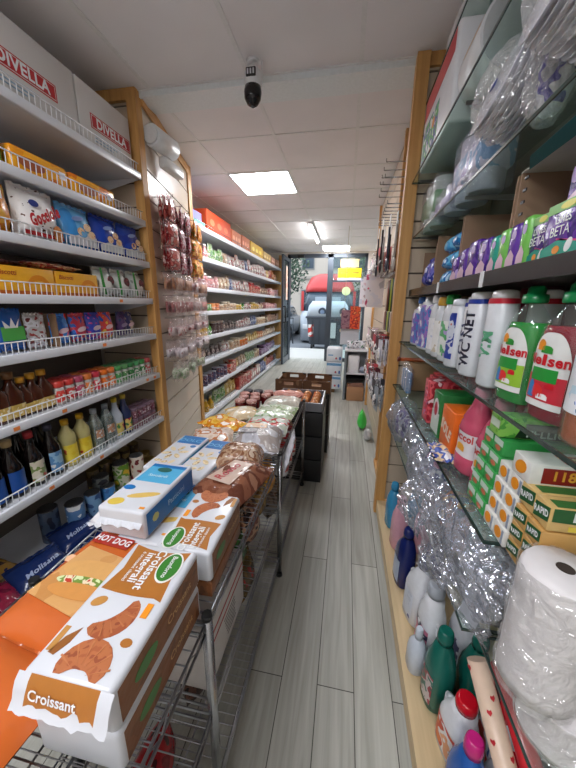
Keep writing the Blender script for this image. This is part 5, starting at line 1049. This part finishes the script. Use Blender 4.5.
# paper rolls
PAPER = C((226, 222, 224), .5, bump=.7, bscale=16)
def proll(label, c, r, h, tilt=(0, 0)):
    t = thing('paper_roll', label, 'paper roll', c, 0, None); t.rotation_euler = (tilt[0], tilt[1], 0)
    rg = [(0, r*.84, r*.84), (.012, r*.98, r*.98)]+[(h*(.05+.9*k/12), r*(1+.018*math.sin(k*1.9)), r*(1+.02*math.cos(k*2.3))) for k in range(13)]+[(h-.008, r*.95, r*.95), (h, r*.86, r*.86), (h+.001, r*.22, r*.22)]
    MB().loft(rg, PAPER, 40, cap1=False).build('roll', t); MB().loft([(h-.05, r*.2, r*.2), (h+.0012, r*.21, r*.21)], C((60, 50, 46), .8), 20).build('core', t)
    mb = MB(); n, m_ = 40, 26; G = []; i1 = mb.mi(FILM)
    for i in range(n):
        a = 2*PI*i/n; row = []
        for j in range(m_+1):
            q = Vector((math.cos(a)*2.2, math.sin(a)*2.2, j*h*28/m_+r*50)); rr = r*1.03+.006*abs(noise.noise(q))+.003*noise.noise(q*2.6); row.append(mb.bm.verts.new((rr*math.cos(a), rr*math.sin(a), .002+(h-.006)*j/m_)))
        G.append(row)
    for i in range(n):
        for j in range(m_): mb.bm.faces.new((G[i][j], G[(i+1) % n][j], G[(i+1) % n][j+1], G[i][j+1])).material_index = i1
    mb.build('film', t); return t
proll('large white paper roll standing with its core hole up', (.345, .445, .787), .054, .235)
proll('short white paper roll underneath the tall one', (.395, .440, G4+.001), .056, .092)

# --- base platform bottles z .1
B0 = .1015
def deterg(label, x, y, w_, d, h, body, capm, lab=None, rot=0.0, neckx=.0, handle=True, capr_=.02, grp=None, caph=.035, z=B0, tall_neck=.03):
    """bottle with an off-centre neck and a side handle loop"""
    t = thing('detergent_bottle', label, 'bottle', (x, y, z), RIGHT+rot, grp); n = neckx
    rg = [(0, w_/2-.006, d/2-.005, 0, 0, 2.8), (.008, w_/2, d/2, 0, 0, 2.8), (h*.55, w_/2*.98, d/2, 0, 0, 2.7), (h*.70, w_/2*.86, d/2*.94, n*.35, 0, 2.5), (h*.82, w_/2*.62, d/2*.78, n*.75, 0, 2.3), (h*.9, capr_*1.3, capr_*1.2, n, 0), (h*.93, capr_*.9, capr_*.9, n, 0), (h, capr_*.85, capr_*.85, n, 0)]
    MB().loft(rg, body, 26).build('bottle', t); MB().loft([(h-.012, capr_*1.05, capr_*1.05, n), (h+caph*.2, capr_*1.12, capr_*1.12, n), (h+caph*.85, capr_, capr_, n), (h+caph, capr_*.8, capr_*.8, n)], capm, 18).build('cap', t)
    if lab: mb = MB(); wrap(mb, rg, -PI/2-lab[0], -PI/2+lab[0], h*.1, h*.52, lab[1]); mb.build('sticker', t)
    if handle: s_ = -1 if n > 0 else 1; MB().path([Vector((s_*w_*.30+n*.3, 0, h*.70)), Vector((s_*w_*.47, 0, h*.66)), Vector((s_*w_*.48, 0, h*.42)), Vector((s_*w_*.40, 0, h*.35))], .010, body, 8).build('handle', t)
    return t
BLB = C((60, 150, 196), .25); PNB = C((226, 170, 186), .25); NVB = C((24, 36, 100), .22); WTB = C((236, 238, 244), .25); GNB = C((24, 104, 92), .22); RCP = C((206, 20, 40), .25)
deterg('light blue bottle at the far end of the floor platform, aisle side', .345, 1.70, .11, .075, .25, BLB, BLB, None, .1, 0, False)
deterg('light blue bottle at the far end of the platform, wall side', .47, 1.70, .11, .075, .25, BLB, BLB, None, .1, 0, False)
deterg('pink bottle behind the dark blue one, aisle side', .355, 1.53, .11, .08, .27, PNB, PNB, None, .1, 0, False, .022)
deterg('pink bottle, wall side of its pair', .475, 1.52, .11, .08, .27, PNB, PNB, None, .1, 0, False, .022)
deterg('dark blue bottle with pale panel, aisle side of the platform', .345, 1.30, .13, .085, .27, NVB, NVB, (.7, C((170, 184, 206), .3)), .05, .015, True, .022)
deterg('dark blue bottle beside the pale panelled one, wall side', .47, 1.30, .13, .085, .26, NVB, NVB, None, .05, .015, True, .022)
deterg('white bottle with dark blue cap', .365, 1.115, .12, .085, .29, WTB, NVB, (.5, PR([(200, 206, 220), (214, 220, 232), (80, 90, 150)], 30)), .25, .02, True, .022)
deterg('white bottle with grey cap and pink side print', .385, .985, .125, .085, .28, WTB, C((176, 182, 192), .3), (.9, PR([(210, 214, 226), (206, 120, 150), (60, 60, 90), (222, 226, 234)], 24)), .1, 0, True, .028)
deterg('white bottle on the wall side next to the grey capped one', .50, .975, .12, .085, .25, WTB, C((200, 206, 216), .3), (.7, PR([(210, 214, 226), (80, 80, 110), (222, 226, 234)], 24)), .1, 0, True, .024)
deterg('dark green bottle, aisle side of the pair', .372, .825, .095, .085, .27, GNB, GNB, (.7, PR([(24, 104, 92), (200, 190, 190), (150, 40, 60), (24, 90, 80)], 34)), .15, .0, False, .022)
deterg('dark green bottle, wall side of the pair', .480, .835, .10, .085, .26, GNB, GNB, None, .15, .0, False, .022)
t = deterg('small pale bottle at the aisle edge by the green one', .325, .915, .075, .06, .15, C((206, 214, 226), .2), C((206, 214, 226), .2), None, .1, 0, False, .012)
deterg('white bottle with red cap behind the blue one', .392, .70, .115, .08, .22, WTB, RCP, (1.2, PR([(222, 120, 60), (206, 60, 40), (232, 232, 236), (226, 160, 120)], 24)), .25, .012, True, .026, caph=.022)
deterg('white bottle with red cap under the heart patterned gift wrap', .505, .70, .115, .08, .22, WTB, RCP, (1.2, PR([(222, 120, 60), (60, 90, 150), (232, 232, 236), (200, 60, 50)], 24)), .25, .012, True, .026, caph=.022)
deterg('white bottle with red cap at the bottom edge of the picture', .470, .585, .115, .08, .22, WTB, RCP, None, .25, .012, True, .026, caph=.022)
deterg('blue bottle with magenta cap at the bottom edge', .372, .585, .10, .075, .24, C((44, 96, 176), .22), C((206, 40, 130), .25), None, .2, 0, False, .02)
# gift wraps and dark box
def giftwrap(label, p0, p1, r, mat, grp=None):
    t = thing('gift_wrap_roll', label, 'gift wrap', p0); d = Vector(p1)-Vector(p0)
    MB().tube((0, 0, 0), d, r, mat, 20).build('roll', t); return t, d
HRT = C((226, 198, 176), .35)
t, d = giftwrap('cream gift wrap roll with small red hearts leaning over the bottles', (.345, .60, .61), (.465, .20, .135), .022, HRT)
dn = d.normalized(); side = dn.cross(Vector((0, 0, 1))).normalized(); up = side.cross(dn)
for k in range(26):
    a = k*2.4; p = dn*(d.length*(.02+k*.037)); nrm = (side*math.cos(a)+up*abs(math.sin(a))).normalized(); tv = dn.cross(nrm)
    MB().prism([(0, -.006), (.005, .0), (.004, .005), (.0, .003), (-.004, .005), (-.005, 0)], p+nrm*.0243, tv, dn*-1, .0006, C((190, 30, 44), .4)).build('heart_print', t)
nrm = (up*.9-side*.45*(-1 if side.x > 0 else 1)*-1).normalized(); tv = dn.cross(nrm)
MB().prism(rect(-.016, .016, -.008, .008), dn*.19+nrm*.0246, tv, dn, .001, ORNG).build('price_sticker', t)
MB().tube(dn*(d.length*.56), dn*(d.length*.62), .0248, C((30, 150, 70), .35), 20).build('green_band', t)
t, d = giftwrap('red and magenta gift wrap roll leaning beside the heart patterned one', (.395, .60, .61), (.52, .21, .135), .022, C((206, 44, 54), .25))
MB().tube(d*.45, d*.98, .0235, C((190, 30, 120), .25), 20).build('magenta_wrap', t)
t = thing('storage_box', 'dark maroon open box beside the gift wrap rolls', 'box', (.652, .60, B0)); MAR = C((70, 18, 26), .5)
for a in ((-.09, .04, -.26, -.25), (-.09, .04, .25, .26), (-.09, -.08, -.25, .25), (.03, .04, -.25, .25)): MB().box(a[0], a[1], a[2], a[3], 0, .36, MAR).build('side_panel', t)
MB().box(-.08, .03, -.25, .25, 0, .01, MAR).build('base', t); MB().box(-.078, .028, -.10, .248, .30, .31, MAR).build('top_flap', t)

# ================================================================== UPPER RIGHT GLASS SHELVES
LIL = C((214, 212, 226), .3, bump=.5, bscale=12)
ZA, ZB, ZC = 1.7665, 2.0335, 2.3865
def rollpack(label, y0, y1, x, z, r, rows, body, film=True, print_=None, stack=2, grp=None):
    t = thing('roll_pack', label, 'paper pack', (x, (y0+y1)/2, z), 0, grp); n = max(1, int((y1-y0)/(2*r)))
    for i in range(n):
        for q in range(stack):
            yy = -(y1-y0)/2+r+i*2*r*(1 if n < 2 else ((y1-y0-2*r)/(2*r*(n-1)))); MB().loft([(q*.105, r*.9, r*.9, 0, yy), (q*.105+.006, r*.98, r*.98, 0, yy), (q*.105+.098, r*.98, r*.98, 0, yy), (q*.105+.103, r*.9, r*.9, 0, yy)], body, 20).build('roll', t)
    if print_:
        MB().box(-r-.003, r+.003, -(y1-y0)/2-.003, (y1-y0)/2+.003, stack*.03, stack*.075, print_, .012).build('print_band', t)
    if film:
        MB().box(-r-.008, r+.008, -(y1-y0)/2-.008, (y1-y0)/2+.008, .001, stack*.106+.004, FILM2, .02, 3).build('film', t)
    return t
rollpack('green and clear roll pack by the wood post on the third glass shelf', 1.66, 1.90, .42, ZA, .055, 2, C((196, 210, 200), .5), True, C((90, 160, 90), .3))
rollpack('lilac printed roll pack next to the green one', 1.44, 1.64, .42, ZA, .05, 2, LIL, True, C((170, 160, 206), .3), 1)
rollpack('white and blue printed roll pack, second from the wood post', 1.20, 1.43, .43, ZA, .055, 2, LIL, True, PR([(210, 214, 230), (120, 170, 210), (214, 214, 228), (130, 110, 180)], 18), 2)
# wrapped stacks of white plates
def plates(label, y, x, z, R, nmb, ang):
    t = thing('plate_pack', label, 'plate pack', (x, y, z), 0, None); t.rotation_euler = (0, ang, 0)
    WH = C((222, 222, 232), .3)
    for k in range(nmb):
        zz = .01+k*.012; MB().loft([(zz, R*.62, R*.62), (zz+.003, R*.66, R*.66), (zz+.016, R, R), (zz+.018, R*1.0, R*1.0), (zz+.007, R*.66, R*.66)], WH, 36).build('plate', t)
    mb = MB(); crumple(mb, 0, 0, .012*nmb*.5+.02, R*1.02, R*1.06, .012*nmb*.5+.035, FILM, 7, .12, 36, False); mb.build('film', t)
    MB().box(-R*.55, -R*.40, -R*.75, -R*.55, .012*nmb+.03, .012*nmb+.032, C((40, 60, 150), .3)).build('blue_label', t)
    return t
plates('stack of white plates wrapped in clear film, on the third glass shelf', 1.00, .44, ZA+.130, .104, 8, -1.2)
plates('nearest stack of white plates wrapped in clear film, third glass shelf', .71, .44, ZA+.130, .104, 10, -1.2)
plates('stack of white plates in clear film on the fourth glass shelf', .90, .42, ZB+.155, .14, 11, -1.25)
plates('nearest film wrapped plates on the fourth glass shelf', .56, .42, ZB+.155, .14, 11, -1.25)
filmbag('lilac white bag of cups beside the wrapped plates on the third glass shelf', (.385, .855, ZA+.004), (.045, .035, .10), 14, [(214, 212, 226), (226, 226, 236), (90, 80, 180), (204, 204, 220)], .2, FILM)
# napkin cartons on shelf B
t = carton('napkin_pack', 'white napkin pack with red top band and green print, by the end panel', 'napkin pack', (.44, 1.60, ZB), RIGHT, .46, .25, .30, C((226, 226, 230), .35, bump=.2, bscale=12), bev=.012)
patch(t, 'red_print', [(-.21, .20), (.21, .22), (.21, .285), (-.21, .285)], C((200, 36, 46), .35), (0, -.1256, 0), (1, 0, 0), (0, 0, 1)); patch(t, 'green_print', rect(-.20, .05, .03, .17), PR([(226, 230, 226), (70, 170, 80), (60, 80, 150), (226, 226, 230)], 26, .35, .05), (0, -.1256, 0), (1, 0, 0), (0, 0, 1)); patch(t, 'orange_print', ell(-.02, .12, .02, .02, 12), ORNG, (0, -.1262, 0), (1, 0, 0), (0, 0, 1))
# rolls bundle lying with round end to camera
t = thing('roll_bundle', 'white wrapped paper roll with round grey end and orange blue print', 'paper roll', (.425, 1.15, ZB+.108))
MB().tube((0, 0, 0), (0, .18, 0), .105, C((228, 228, 230), .4, bump=.2, bscale=12), 36).build('roll', t); MB().tube((0, -.003, 0), (0, 0, 0), .098, C((196, 198, 200), .5), 36).build('end_face', t)
for a0, cc in ((2.5, (226, 90, 40)), (2.75, (240, 180, 60)), (2.25, (50, 120, 190))):
    mb = MB(); i1 = mb.mi(C(cc, .35)); G = [[mb.bm.verts.new((.1058*math.cos(a0+.16*i/6), y, .1058*math.sin(a0+.16*i/6))) for y in (.02, .15)] for i in range(7)]
    for i in range(6): mb.bm.faces.new((G[i][0], G[i+1][0], G[i+1][1], G[i][1])).material_index = i1
    mb.build('print', t)
# shelf C
bag('roll_pack', 'white rounded pack by the end panel on the topmost glass shelf', 'paper pack', (.43, 1.62, ZC), RIGHT, .30, .17, .16, C((222, 222, 226), .3, bump=.4), seed=3, crimp=.004, p=3)
t = bag('roll_pack', 'white pack with orange and blue print on the topmost glass shelf', 'paper pack', (.43, 1.28, ZC), RIGHT, .30, .17, .16, C((226, 226, 230), .3, bump=.4), seed=5, crimp=.004, p=3)
patch(t, 'orange_print', [(-.08, .02), (-.03, .02), (-.01, .14), (-.06, .15)], C((226, 90, 40), .35), (0, -.084, 0), (1, 0, 0), (0, 0, 1)); patch(t, 'blue_print', [(-.01, .02), (.015, .02), (.035, .14), (.01, .15)], C((60, 130, 200), .35), (0, -.084, 0), (1, 0, 0), (0, 0, 1))
bag('roll_pack', 'white pack nearest the camera on the topmost glass shelf', 'paper pack', (.43, .93, ZC), RIGHT, .30, .17, .16, C((222, 224, 230), .3, bump=.4), seed=6, crimp=.004, p=3)

# ================================================================== FAR RIGHT SIDE: HANGING GOODS, STAND, DOOR CORNER
WX = .36
def rhook(z, y, label, L=.14, grp='hooks on the right slat wall'):
    t = thing('peg_hook', label, 'hook', (WX, y, z), RIGHT, grp); MB().tube((0, -.002, 0), (0, -L, .004), .0028, CHROME, 6).tube((0, -L, .004), (0, -L, .022), .0028, CHROME, 6).build('hook', t)
BLK = C((26, 24, 28), .3); BRS = C((110, 70, 60), .35)
cols_ = [(26, 24, 28), (200, 196, 190), (60, 70, 90), (40, 34, 36), (120, 60, 50), (30, 30, 34), (180, 176, 172), (44, 50, 64)]
nm_ = ['black', 'silver', 'slate', 'charcoal', 'brown', 'jet black', 'pale grey', 'navy']
for k in range(8):
    y = 2.10+.075*k; x = WX-.05-.034*(k % 4)
    rhook(1.98, y, f"hook carrying the {nm_[k]} kitchen utensil", .16, None)
    t = thing('kitchen_utensil', f"{nm_[k]} long handled kitchen utensil hanging by the right wood post", 'utensil', (x, y, 1.96)); c_ = C(cols_[k], .3)
    MB().box(-.002, .002, -.022, .022, -.07, -.0, WHITE, .0).build('card', t); MB().tube((0, 0, -.07), (0, 0, -.26), .007, c_, 8).build('handle', t)
    MB().sphere((0, 0, -.30), .032, c_, .35, 1, 1.4, 12).build('head', t)
for k in range(4):
    for r_ in range(2):
        y = 2.16+.12*k; z = 2.14+.08*r_-.0; rhook(z, y, f"empty chrome hook, {['first','second','third','fourth'][k]} from the post, {['upper','lower'][r_]} row near the ceiling", .18, None)
its = [('long_lighter', 'brown', (130, 90, 80)), ('brush', 'beige', (200, 180, 160)), ('brush', 'dark green', (60, 80, 60)), ('ladle', 'olive yellow', (180, 190, 60)), ('brush', 'black', (36, 34, 40)), ('ladle', 'rust', (150, 80, 60)), ('brush', 'cream', (220, 206, 190))]
for k, (nmn, cn_, c_) in enumerate(its):
    y = 2.12+.075*k
    rhook(1.60, y, f"hook carrying the {cn_} {nmn.replace('_', ' ')}", .12, None)
    t = thing(nmn, f"{cn_} {nmn.replace('_', ' ')} with long handle hanging in the middle row behind the post", nmn.replace('_', ' '), (WX-.06, y, 1.58)); m_ = C(c_, .35)
    MB().tube((0, 0, -.0), (0, 0, -.22), .006, m_, 8).build('handle', t); MB().box(-.012, .012, -.024, .024, -.36, -.22, m_, .006).build('head', t)
pk = [((206, 80, 90), 'red'), ((230, 200, 206), 'pink'), ((226, 226, 236), 'white'), ((120, 80, 70), 'brown'), ((170, 180, 190), 'grey'), ((90, 30, 40), 'maroon'), ((200, 190, 180), 'beige'), ((60, 60, 70), 'dark')]
for r_, z in enumerate((1.85, 1.18, .86)):
    for k in range(6 if r_ else 5):
        c_, cn_ = pk[(k*3+r_*2) % 8]; y = (2.75 if r_ == 0 else 2.12)+.22*k
        rn = ['upper','waist','low','lowest'][r_]; pn = ['one','two','three','four','five','six'][k]; t0 = None
        for q in range(3):
            lb = f"{cn_} carded item, {rn} row of right slat wall, place {pn}, {['outer','middle','inner'][q]} on hook"; lc = (WX-.125+.035*q, y, z)
            if t0: dup(t0, lc, .3*(q-1), lb); continue
            t0 = thing('hanging_card', lb, 'carded item', lc, .15, 'carded items on the right slat wall'); MB().box(-.0015, .0015, -.05, .05, -.17, 0, C(c_, .4)).build('card', t0)
            MB().sphere((-.012, 0, -.10), .03, PR([c_, (226, 222, 220), (90, 90, 96)], 40), .4, 1.1, 1.5, 10, .2, k).build('blister', t0)
        rhook(z, y, f"hook of the {cn_} card, {['upper','waist','low','lowest'][r_]} row, place {['one','two','three','four','five','six'][k]}", .14, None)
for k in range(4):
    c_, cn_ = [((226, 226, 240), 'white'), ((220, 90, 130), 'pink and white'), ((226, 200, 210), 'rose'), ((206, 210, 226), 'pale blue')][k]
    t = thing('picture_card', f"{cn_} hanging poster card between the tools and the door", 'card', (WX-.08-.02*k, 3.3+.27*k, 1.72)); MB().box(-.07, .07, -.002, .002, -.34, 0, PR([c_, (236, 232, 240), tuple(int(v*.85) for v in c_)], 14, .4, .02)).build('card', t)
    rhook(1.73, 3.3+.27*k, f"hook of the {cn_} poster card", .18, None)
t = bag('green_bag', 'bright green plastic bag on the floor below the slat wall', 'plastic bag', (.25, 3.45, 0), RIGHT, .16, .20, .10, C((80, 220, 90), .3, bump=.5), seed=3)
t = thing('cloth_pack', 'silver white crumpled pack on the floor before the green bag', 'pack', (.30, 3.15, 0)); mb = MB(); crumple(mb, 0, 0, .06, .04, .07, .06, C((206, 206, 206), .3, metal=.3), 3, .3, 16); mb.build('pack', t)
# stand with shelves facing the camera
st = thing('display_stand', 'white display stand with grey upright and shelves near the street door', 'stand', (.19, 4.75, 0)); SWH = C((222, 224, 228), .5)
MB().box(-.18, -.145, -.20, .20, 0, .74, C((120, 128, 134), .4)).build('upright', st); MB().box(-.145, .16, .17, .19, 0, .74, SWH).build('back_panel', st); MB().box(.14, .16, -.2, .17, 0, .74, SWH).build('upright', st)
MB().box(-.145, .14, -.20, .17, .40, .42, SWH).build('shelf', st); MB().box(-.18, .16, -.20, .19, .741, .76, SWH).build('shelf', st); MB().box(-.145, .14, -.195, .17, .33, .34, BLACK).build('shelf', st)
t = thing('cardboard_box', 'open brown cardboard box at the foot of the display stand', 'box', (.19, 4.62, 0)); MB().box(-.12, .13, -.1, .14, 0, .22, C((176, 132, 96), .7), .004).build('box', t); MB().prism([(-.12, 0), (.13, 0), (.10, .07), (-.06, .06)], (0, -.1, .222), (1, 0, 0), (0, .5, .8), .003, C((120, 80, 60), .7)).build('flap', t)
t = thing('white_canister', 'white square canister on the middle shelf of the display stand', 'canister', (.145, 4.68, .421)); MB().box(-.085, .085, -.09, .09, 0, .26, C((230, 230, 234), .4), .01).build('box', t)
t = thing('toy_ball', 'grey blue ball on the display stand beside the canister', 'ball', (.285, 4.60, .47)); MB().sphere((0, 0, 0), .048, C((150, 160, 180), .3)).build('ball', t)
for k, (x, c_) in enumerate(((.08, (50, 110, 90)), (.17, (40, 40, 60)), (.26, (90, 140, 90)))): bag('toy_pack', f"{['green','dark','leaf green'][k]} packet on the top of the display stand", 'packet', (x, 4.68, .762), 0, .09, .10, .04, PR([c_, (220, 220, 226), (60, 60, 70)], 30), seed=k)
# rack of key rings: red display
t = thing('toy_display', 'red and maroon small toy display hanging over the stand', 'toy display', (.06, 5.2, 1.02)); MB().box(-.14, .0, -.02, .02, 0, .30, PR([(120, 70, 90), (150, 110, 120), (90, 40, 60)], 20, .4)).build('left_panel', t); MB().box(.0, .16, -.02, .02, .0, .36, PR([(206, 50, 36), (226, 90, 40), (160, 30, 30), (240, 150, 80)], 20, .4)).build('right_panel', t); MB().box(-.14, .16, .02, .03, -.26, .02, C((200, 200, 206), .4)).build('support_panel', t)
# paper packs by the door
for k in range(3):
    t = carton('tissue_pack', f"white wrapped tissue pack with blue print, {['bottom','middle','top'][k]} of the stack by the door", 'tissue pack', (-.15, 5.05, .06+.225*k), 0, .25, .28, .22, C((222, 226, 232), .4, bump=.2, bscale=14), bev=.014)
    patch(t, 'blue_print', rect(-.115, .115, .165, .205) if k < 2 else rect(-.1, -.02, .1, .12), C((110, 160, 200), .4), (0, -.1403, 0), (1, 0, 0), (0, 0, 1)); patch(t, 'red_print', ell(.03, .06, .016, .018, 12), C((190, 80, 90), .4), (0, -.1403, 0), (1, 0, 0), (0, 0, 1)); patch(t, 'blue_print', ell(.09, .06, .016, .03, 12), C((80, 110, 170), .4), (0, -.1403, 0), (1, 0, 0), (0, 0, 1))
t = thing('pallet_foot', 'dark wooden block under the tissue packs by the door', 'pallet', (-.15, 5.05, 0)); MB().box(-.07, .03, -.13, .13, 0, .059, C((96, 70, 44), .7)).build('block', t)
# garlic braid: bulbs
for k in range(9):
    t = thing('garlic_bulb', f"cream garlic bulb on the braid by the door glass, {['lowest','second','third','fourth','fifth','sixth','seventh','eighth','highest'][k]} one", 'garlic', (-.045+.022*(k % 2)*(1 if k % 4 < 2 else -1), 5.28, .80+.062*k), k, 'garlic braid bulbs'); MB().sphere((0, 0, 0), .034, C((232, 220, 190), .5), 1, 1, .95, 12, .15, k).build('bulb', t); MB().tube((0, 0, .03), (.004, 0, .05), .008, C((210, 196, 160), .6), 6, .003).build('stem', t)
t = thing('braid_cord', 'thin cord the garlic bulbs hang on', 'cord', (-.035, 5.285, 1.3)); MB().tube((0, .03, -.5), (0, .03, 1.29), .003, C((190, 170, 130), .7), 6).build('cord', t)
# notices on the door glass
t = thing('door_notice', 'yellow notice stuck on the fixed door glass', 'notice', (.03, 7.80, 2.05)); MB().box(-.28, .26, 0, .004, -.02, .19, C((250, 214, 20), .5)).build('sheet', t)
for k in range(2): patch(t, 'print_line', rect(-.22+.27*k, -.04+.24*k, .07, .10), C((110, 100, 40), .5), (0, -.0005, 0), (1, 0, 0), (0, 0, 1))
t = thing('door_notice', 'white sign board under the yellow notice', 'notice', (.02, 7.80, 1.99)); MB().box(-.28, .28, 0, .004, -.04, .028, C((226, 232, 240), .4)).build('sheet', t)
t = thing('door_notice', 'orange cream sheet above the yellow notice', 'notice', (-.0, 7.80, 2.26)); MB().box(-.2, .22, 0, .004, 0, .18, C((240, 200, 150), .5)).build('sheet', t)
t = thing('round_sticker', 'round pale green sticker on the door glass', 'sticker', (-.04, 7.80, 1.72)); MB().tube((0, .0, 0), (0, .004, 0), .10, C((200, 226, 170), .5), 28).build('sticker', t)
t = thing('door_poster', 'peach strip poster on the open door leaf', 'poster', (-1.405, 7.35, 1.5)); MB().box(-.0, .004, -.1, .08, 0, .75, PR([(230, 180, 150), (240, 214, 196), (206, 130, 110)], 8, .5, .02)).build('sheet', t)
t = thing('door_closer', 'black door closer over the shop door', 'door closer', (-1.10, 7.74, 2.50)); MB().box(-.12, .04, -.03, .03, -.03, .03, BLACK, .006).build('body', t); MB().tube((-.1, 0, -.03), (-.3, -.12, -.04), .008, BLACK, 6).build('arm', t)

# ================================================================== STREET
t = thing('waste_container', 'grey wheeled street waste container with pale domed lid and two round openings', 'waste container', (-.62, 10.9, -.10)); BG = C((66, 72, 82), .5); LG_ = C((190, 198, 208), .45)
mb = MB(); mb.loft([(.18, .60, .42, 0, 0, 8), (1.05, .70, .50, 0, 0, 8)], BG, 40, smooth=False); mb.build('body', t)
for k in range(5): MB().box(-.5+.23*k, -.46+.23*k, -.50, -.44, .25, .98, C((54, 60, 70), .5)).build('rib', t)
ld = MB().box(-.72, .72, -.52, .5, 1.05, 1.12, BG, .02).build('rim', t)
MB().loft([(1.12, .70, .49, 0, 0, 8), (1.45, .66, .40, 0, .05, 6), (1.62, .55, .25, 0, .1, 5)], LG_, 40).build('lid', t)
for x in (-.17, .52): MB().tube((x, -.47, 1.27), (x, -.40, 1.29), .13, C((60, 70, 86), .4), 24).build('opening', t); MB().tube((x, -.49, 1.27), (x, -.465, 1.27), .07, C((120, 140, 170), .4), 20).build('flap', t)
for x in (-.5, .5): 
    for y in (-.33, .33): MB().tube((x-.03, y, .10), (x+.03, y, .10), .10, BLACK, 16).build('wheel', t)
MB().box(-.62, -.45, -.50, -.47, .45, .85, PR([(226, 226, 226), (206, 60, 50)], 6, .5, 0, (0, .5))).build('reflector', t); MB().box(.12, .30, -.53, -.50, .42, .92, C((214, 216, 216), .5)).build('notice', t)
# van behind
t = thing('red_van', 'red roofed van parked across the street behind the waste container', 'van', (-.75, 14.6, -.35)); VR = C((196, 60, 60), .35); GLS = C((70, 86, 100), .08)
MB().loft([(.35, 1.10, 2.4, 0, 0, 8), (1.3, 1.12, 2.4, 0, 0, 8), (1.5, 1.08, 2.2, 0, .1, 7)], C((176, 184, 194), .35), 40).build('lower_body', t)
MB().loft([(1.5, 1.08, 2.2, 0, .1, 7), (2.25, .98, 2.0, 0, .2, 6)], GLS, 40).build('windscreen_band', t)
MB().loft([(2.25, 1.02, 2.05, 0, .2, 6), (2.45, 1.02, 2.0, 0, .2, 5), (2.85, .86, 1.8, 0, .3, 4), (3.0, .6, 1.4, 0, .4, 4)], VR, 40).build('roof', t)
for x in (-1.02, 1.02): MB().box(x-.05, x+.05, -1.96, -1.86, 1.5, 2.26, VR, .01).build('pillar', t)
MB().box(-.5, .5, -2.08, -2.04, 1.62, 2.05, C((170, 184, 196), .2)).build('windscreen', t)
for x in (-.9, .9): MB().tube((x-.1, -1.3, .32), (x+.1, -1.3, .32), .32, BLACK, 20).build('wheel', t); MB().tube((x-.1, 1.3, .32), (x+.1, 1.3, .32), .32, BLACK, 20).build('wheel', t)
for x in (-.75, .75): MB().box(x-.18, x+.18, -2.42, -2.36, .8, 1.0, C((230, 232, 236), .1), .01).build('headlamp', t)
# grey car at left
t = thing('silver_car', 'silver car parked left of the waste container', 'car', (-3.2, 14.5, -.10)); SV = C((180, 186, 194), .25)
MB().loft([(.25, .86, 2.1, 0, 0, 6), (.6, .90, 2.15, 0, 0, 5), (.95, .88, 2.1, 0, 0, 5)], SV, 36).build('body', t); MB().loft([(.95, .84, 1.5, 0, .1, 5), (1.35, .68, 1.05, 0, .15, 5)], GLS, 36).build('window_band', t); MB().loft([(1.35, .69, 1.07, 0, .15, 5), (1.45, .60, .85, 0, .15, 4)], SV, 36).build('roof', t)
for x in (-.78, .78):
    for y in (-1.3, 1.3): MB().tube((x-.1, y, .31), (x+.1, y, .31), .31, BLACK, 20).build('wheel', t)
# railing
t = thing('street_railing', 'dark metal railing at the kerb left of the container', 'railing', (-3.3, 12.0, -.10)); 
for z in (.45, .72, .98): MB().tube((-1.6, 0, z), (1.3, 0, z), .02, DGREY, 8).build('rail', t)
for k in range(8): MB().tube((-1.6+.41*k, 0, 0), (-1.6+.41*k, 0, 1.0), .022, DGREY, 8).build('post', t)
# trees and building
def leafy(label, x, y, h, r, cols, trunk=1.6, seed=0):
    t = thing('street_tree', label, 'tree', (x, y, -.10)); MB().tube((0, 0, 0), (0, 0, trunk+.8), .14, C((84, 70, 58), .9), 10, .09).build('trunk', t); rnd = random.Random(seed); mb = MB(); ms = [mb.mi(C(c, .7)) for c in cols]
    for k in range(2600):
        th = rnd.random()*2*PI; ph = math.acos(rnd.uniform(-1, 1)); q = r*(.55+.5*rnd.random()); p = Vector((q*math.sin(ph)*math.cos(th), q*math.sin(ph)*math.sin(th), trunk+r*1.1+q*1.25*math.cos(ph)))
        d = Vector((rnd.uniform(-1, 1), rnd.uniform(-1, 1), rnd.uniform(-1, 1))).normalized(); e = d.orthogonal().normalized()*.10; g = d.cross(e).normalized()*.06
        f = mb.bm.faces.new([mb.bm.verts.new(p-e), mb.bm.verts.new(p+g), mb.bm.verts.new(p+e), mb.bm.verts.new(p-g)]); f.material_index = ms[k % len(ms)]
    mb.build('crown', t)
leafy('dark green street tree left of the red van', -4.1, 17.5, 5, 1.9, [(50, 70, 60), (70, 92, 74), (90, 110, 90)], 1.6, 1)
leafy('dark green street tree farther left behind the railing', -9.2, 18.5, 5, 2.1, [(44, 62, 54), (66, 86, 70), (84, 104, 86)], 1.6, 2)
leafy('green street tree to the right behind the van', 1.9, 19.0, 5, 1.9, [(60, 80, 64), (80, 100, 80), (96, 116, 92)], 1.6, 3)
t = thing('apartment_building', 'pale building front closing the far side of the street', 'building', (0, 24, -.10)); FAC = C((196, 184, 172), .85, bscale=1.0)
MB().box(-16, 16, 0, 4, 0, 13, FAC).build('wall', t)
for k in range(14):
    for r_ in range(4): 
        x = -13+2.0*k; z = 1.0+3.0*r_; w__ = MB().box(x-.5, x+.5, -.06, .02, z, z+1.6, C((150, 146, 142), .6)).build('window', t); MB().box(x-.42, x+.42, -.08, -.055, z+.08, z+1.52, C((70, 80, 92), .1)).build('pane', w__)
for r_ in range(4): MB().box(-16, 16, -.12, 0, 3.0*r_+.35, 3.0*r_+.55, C((170, 160, 150), .8)).build('ledge', t)
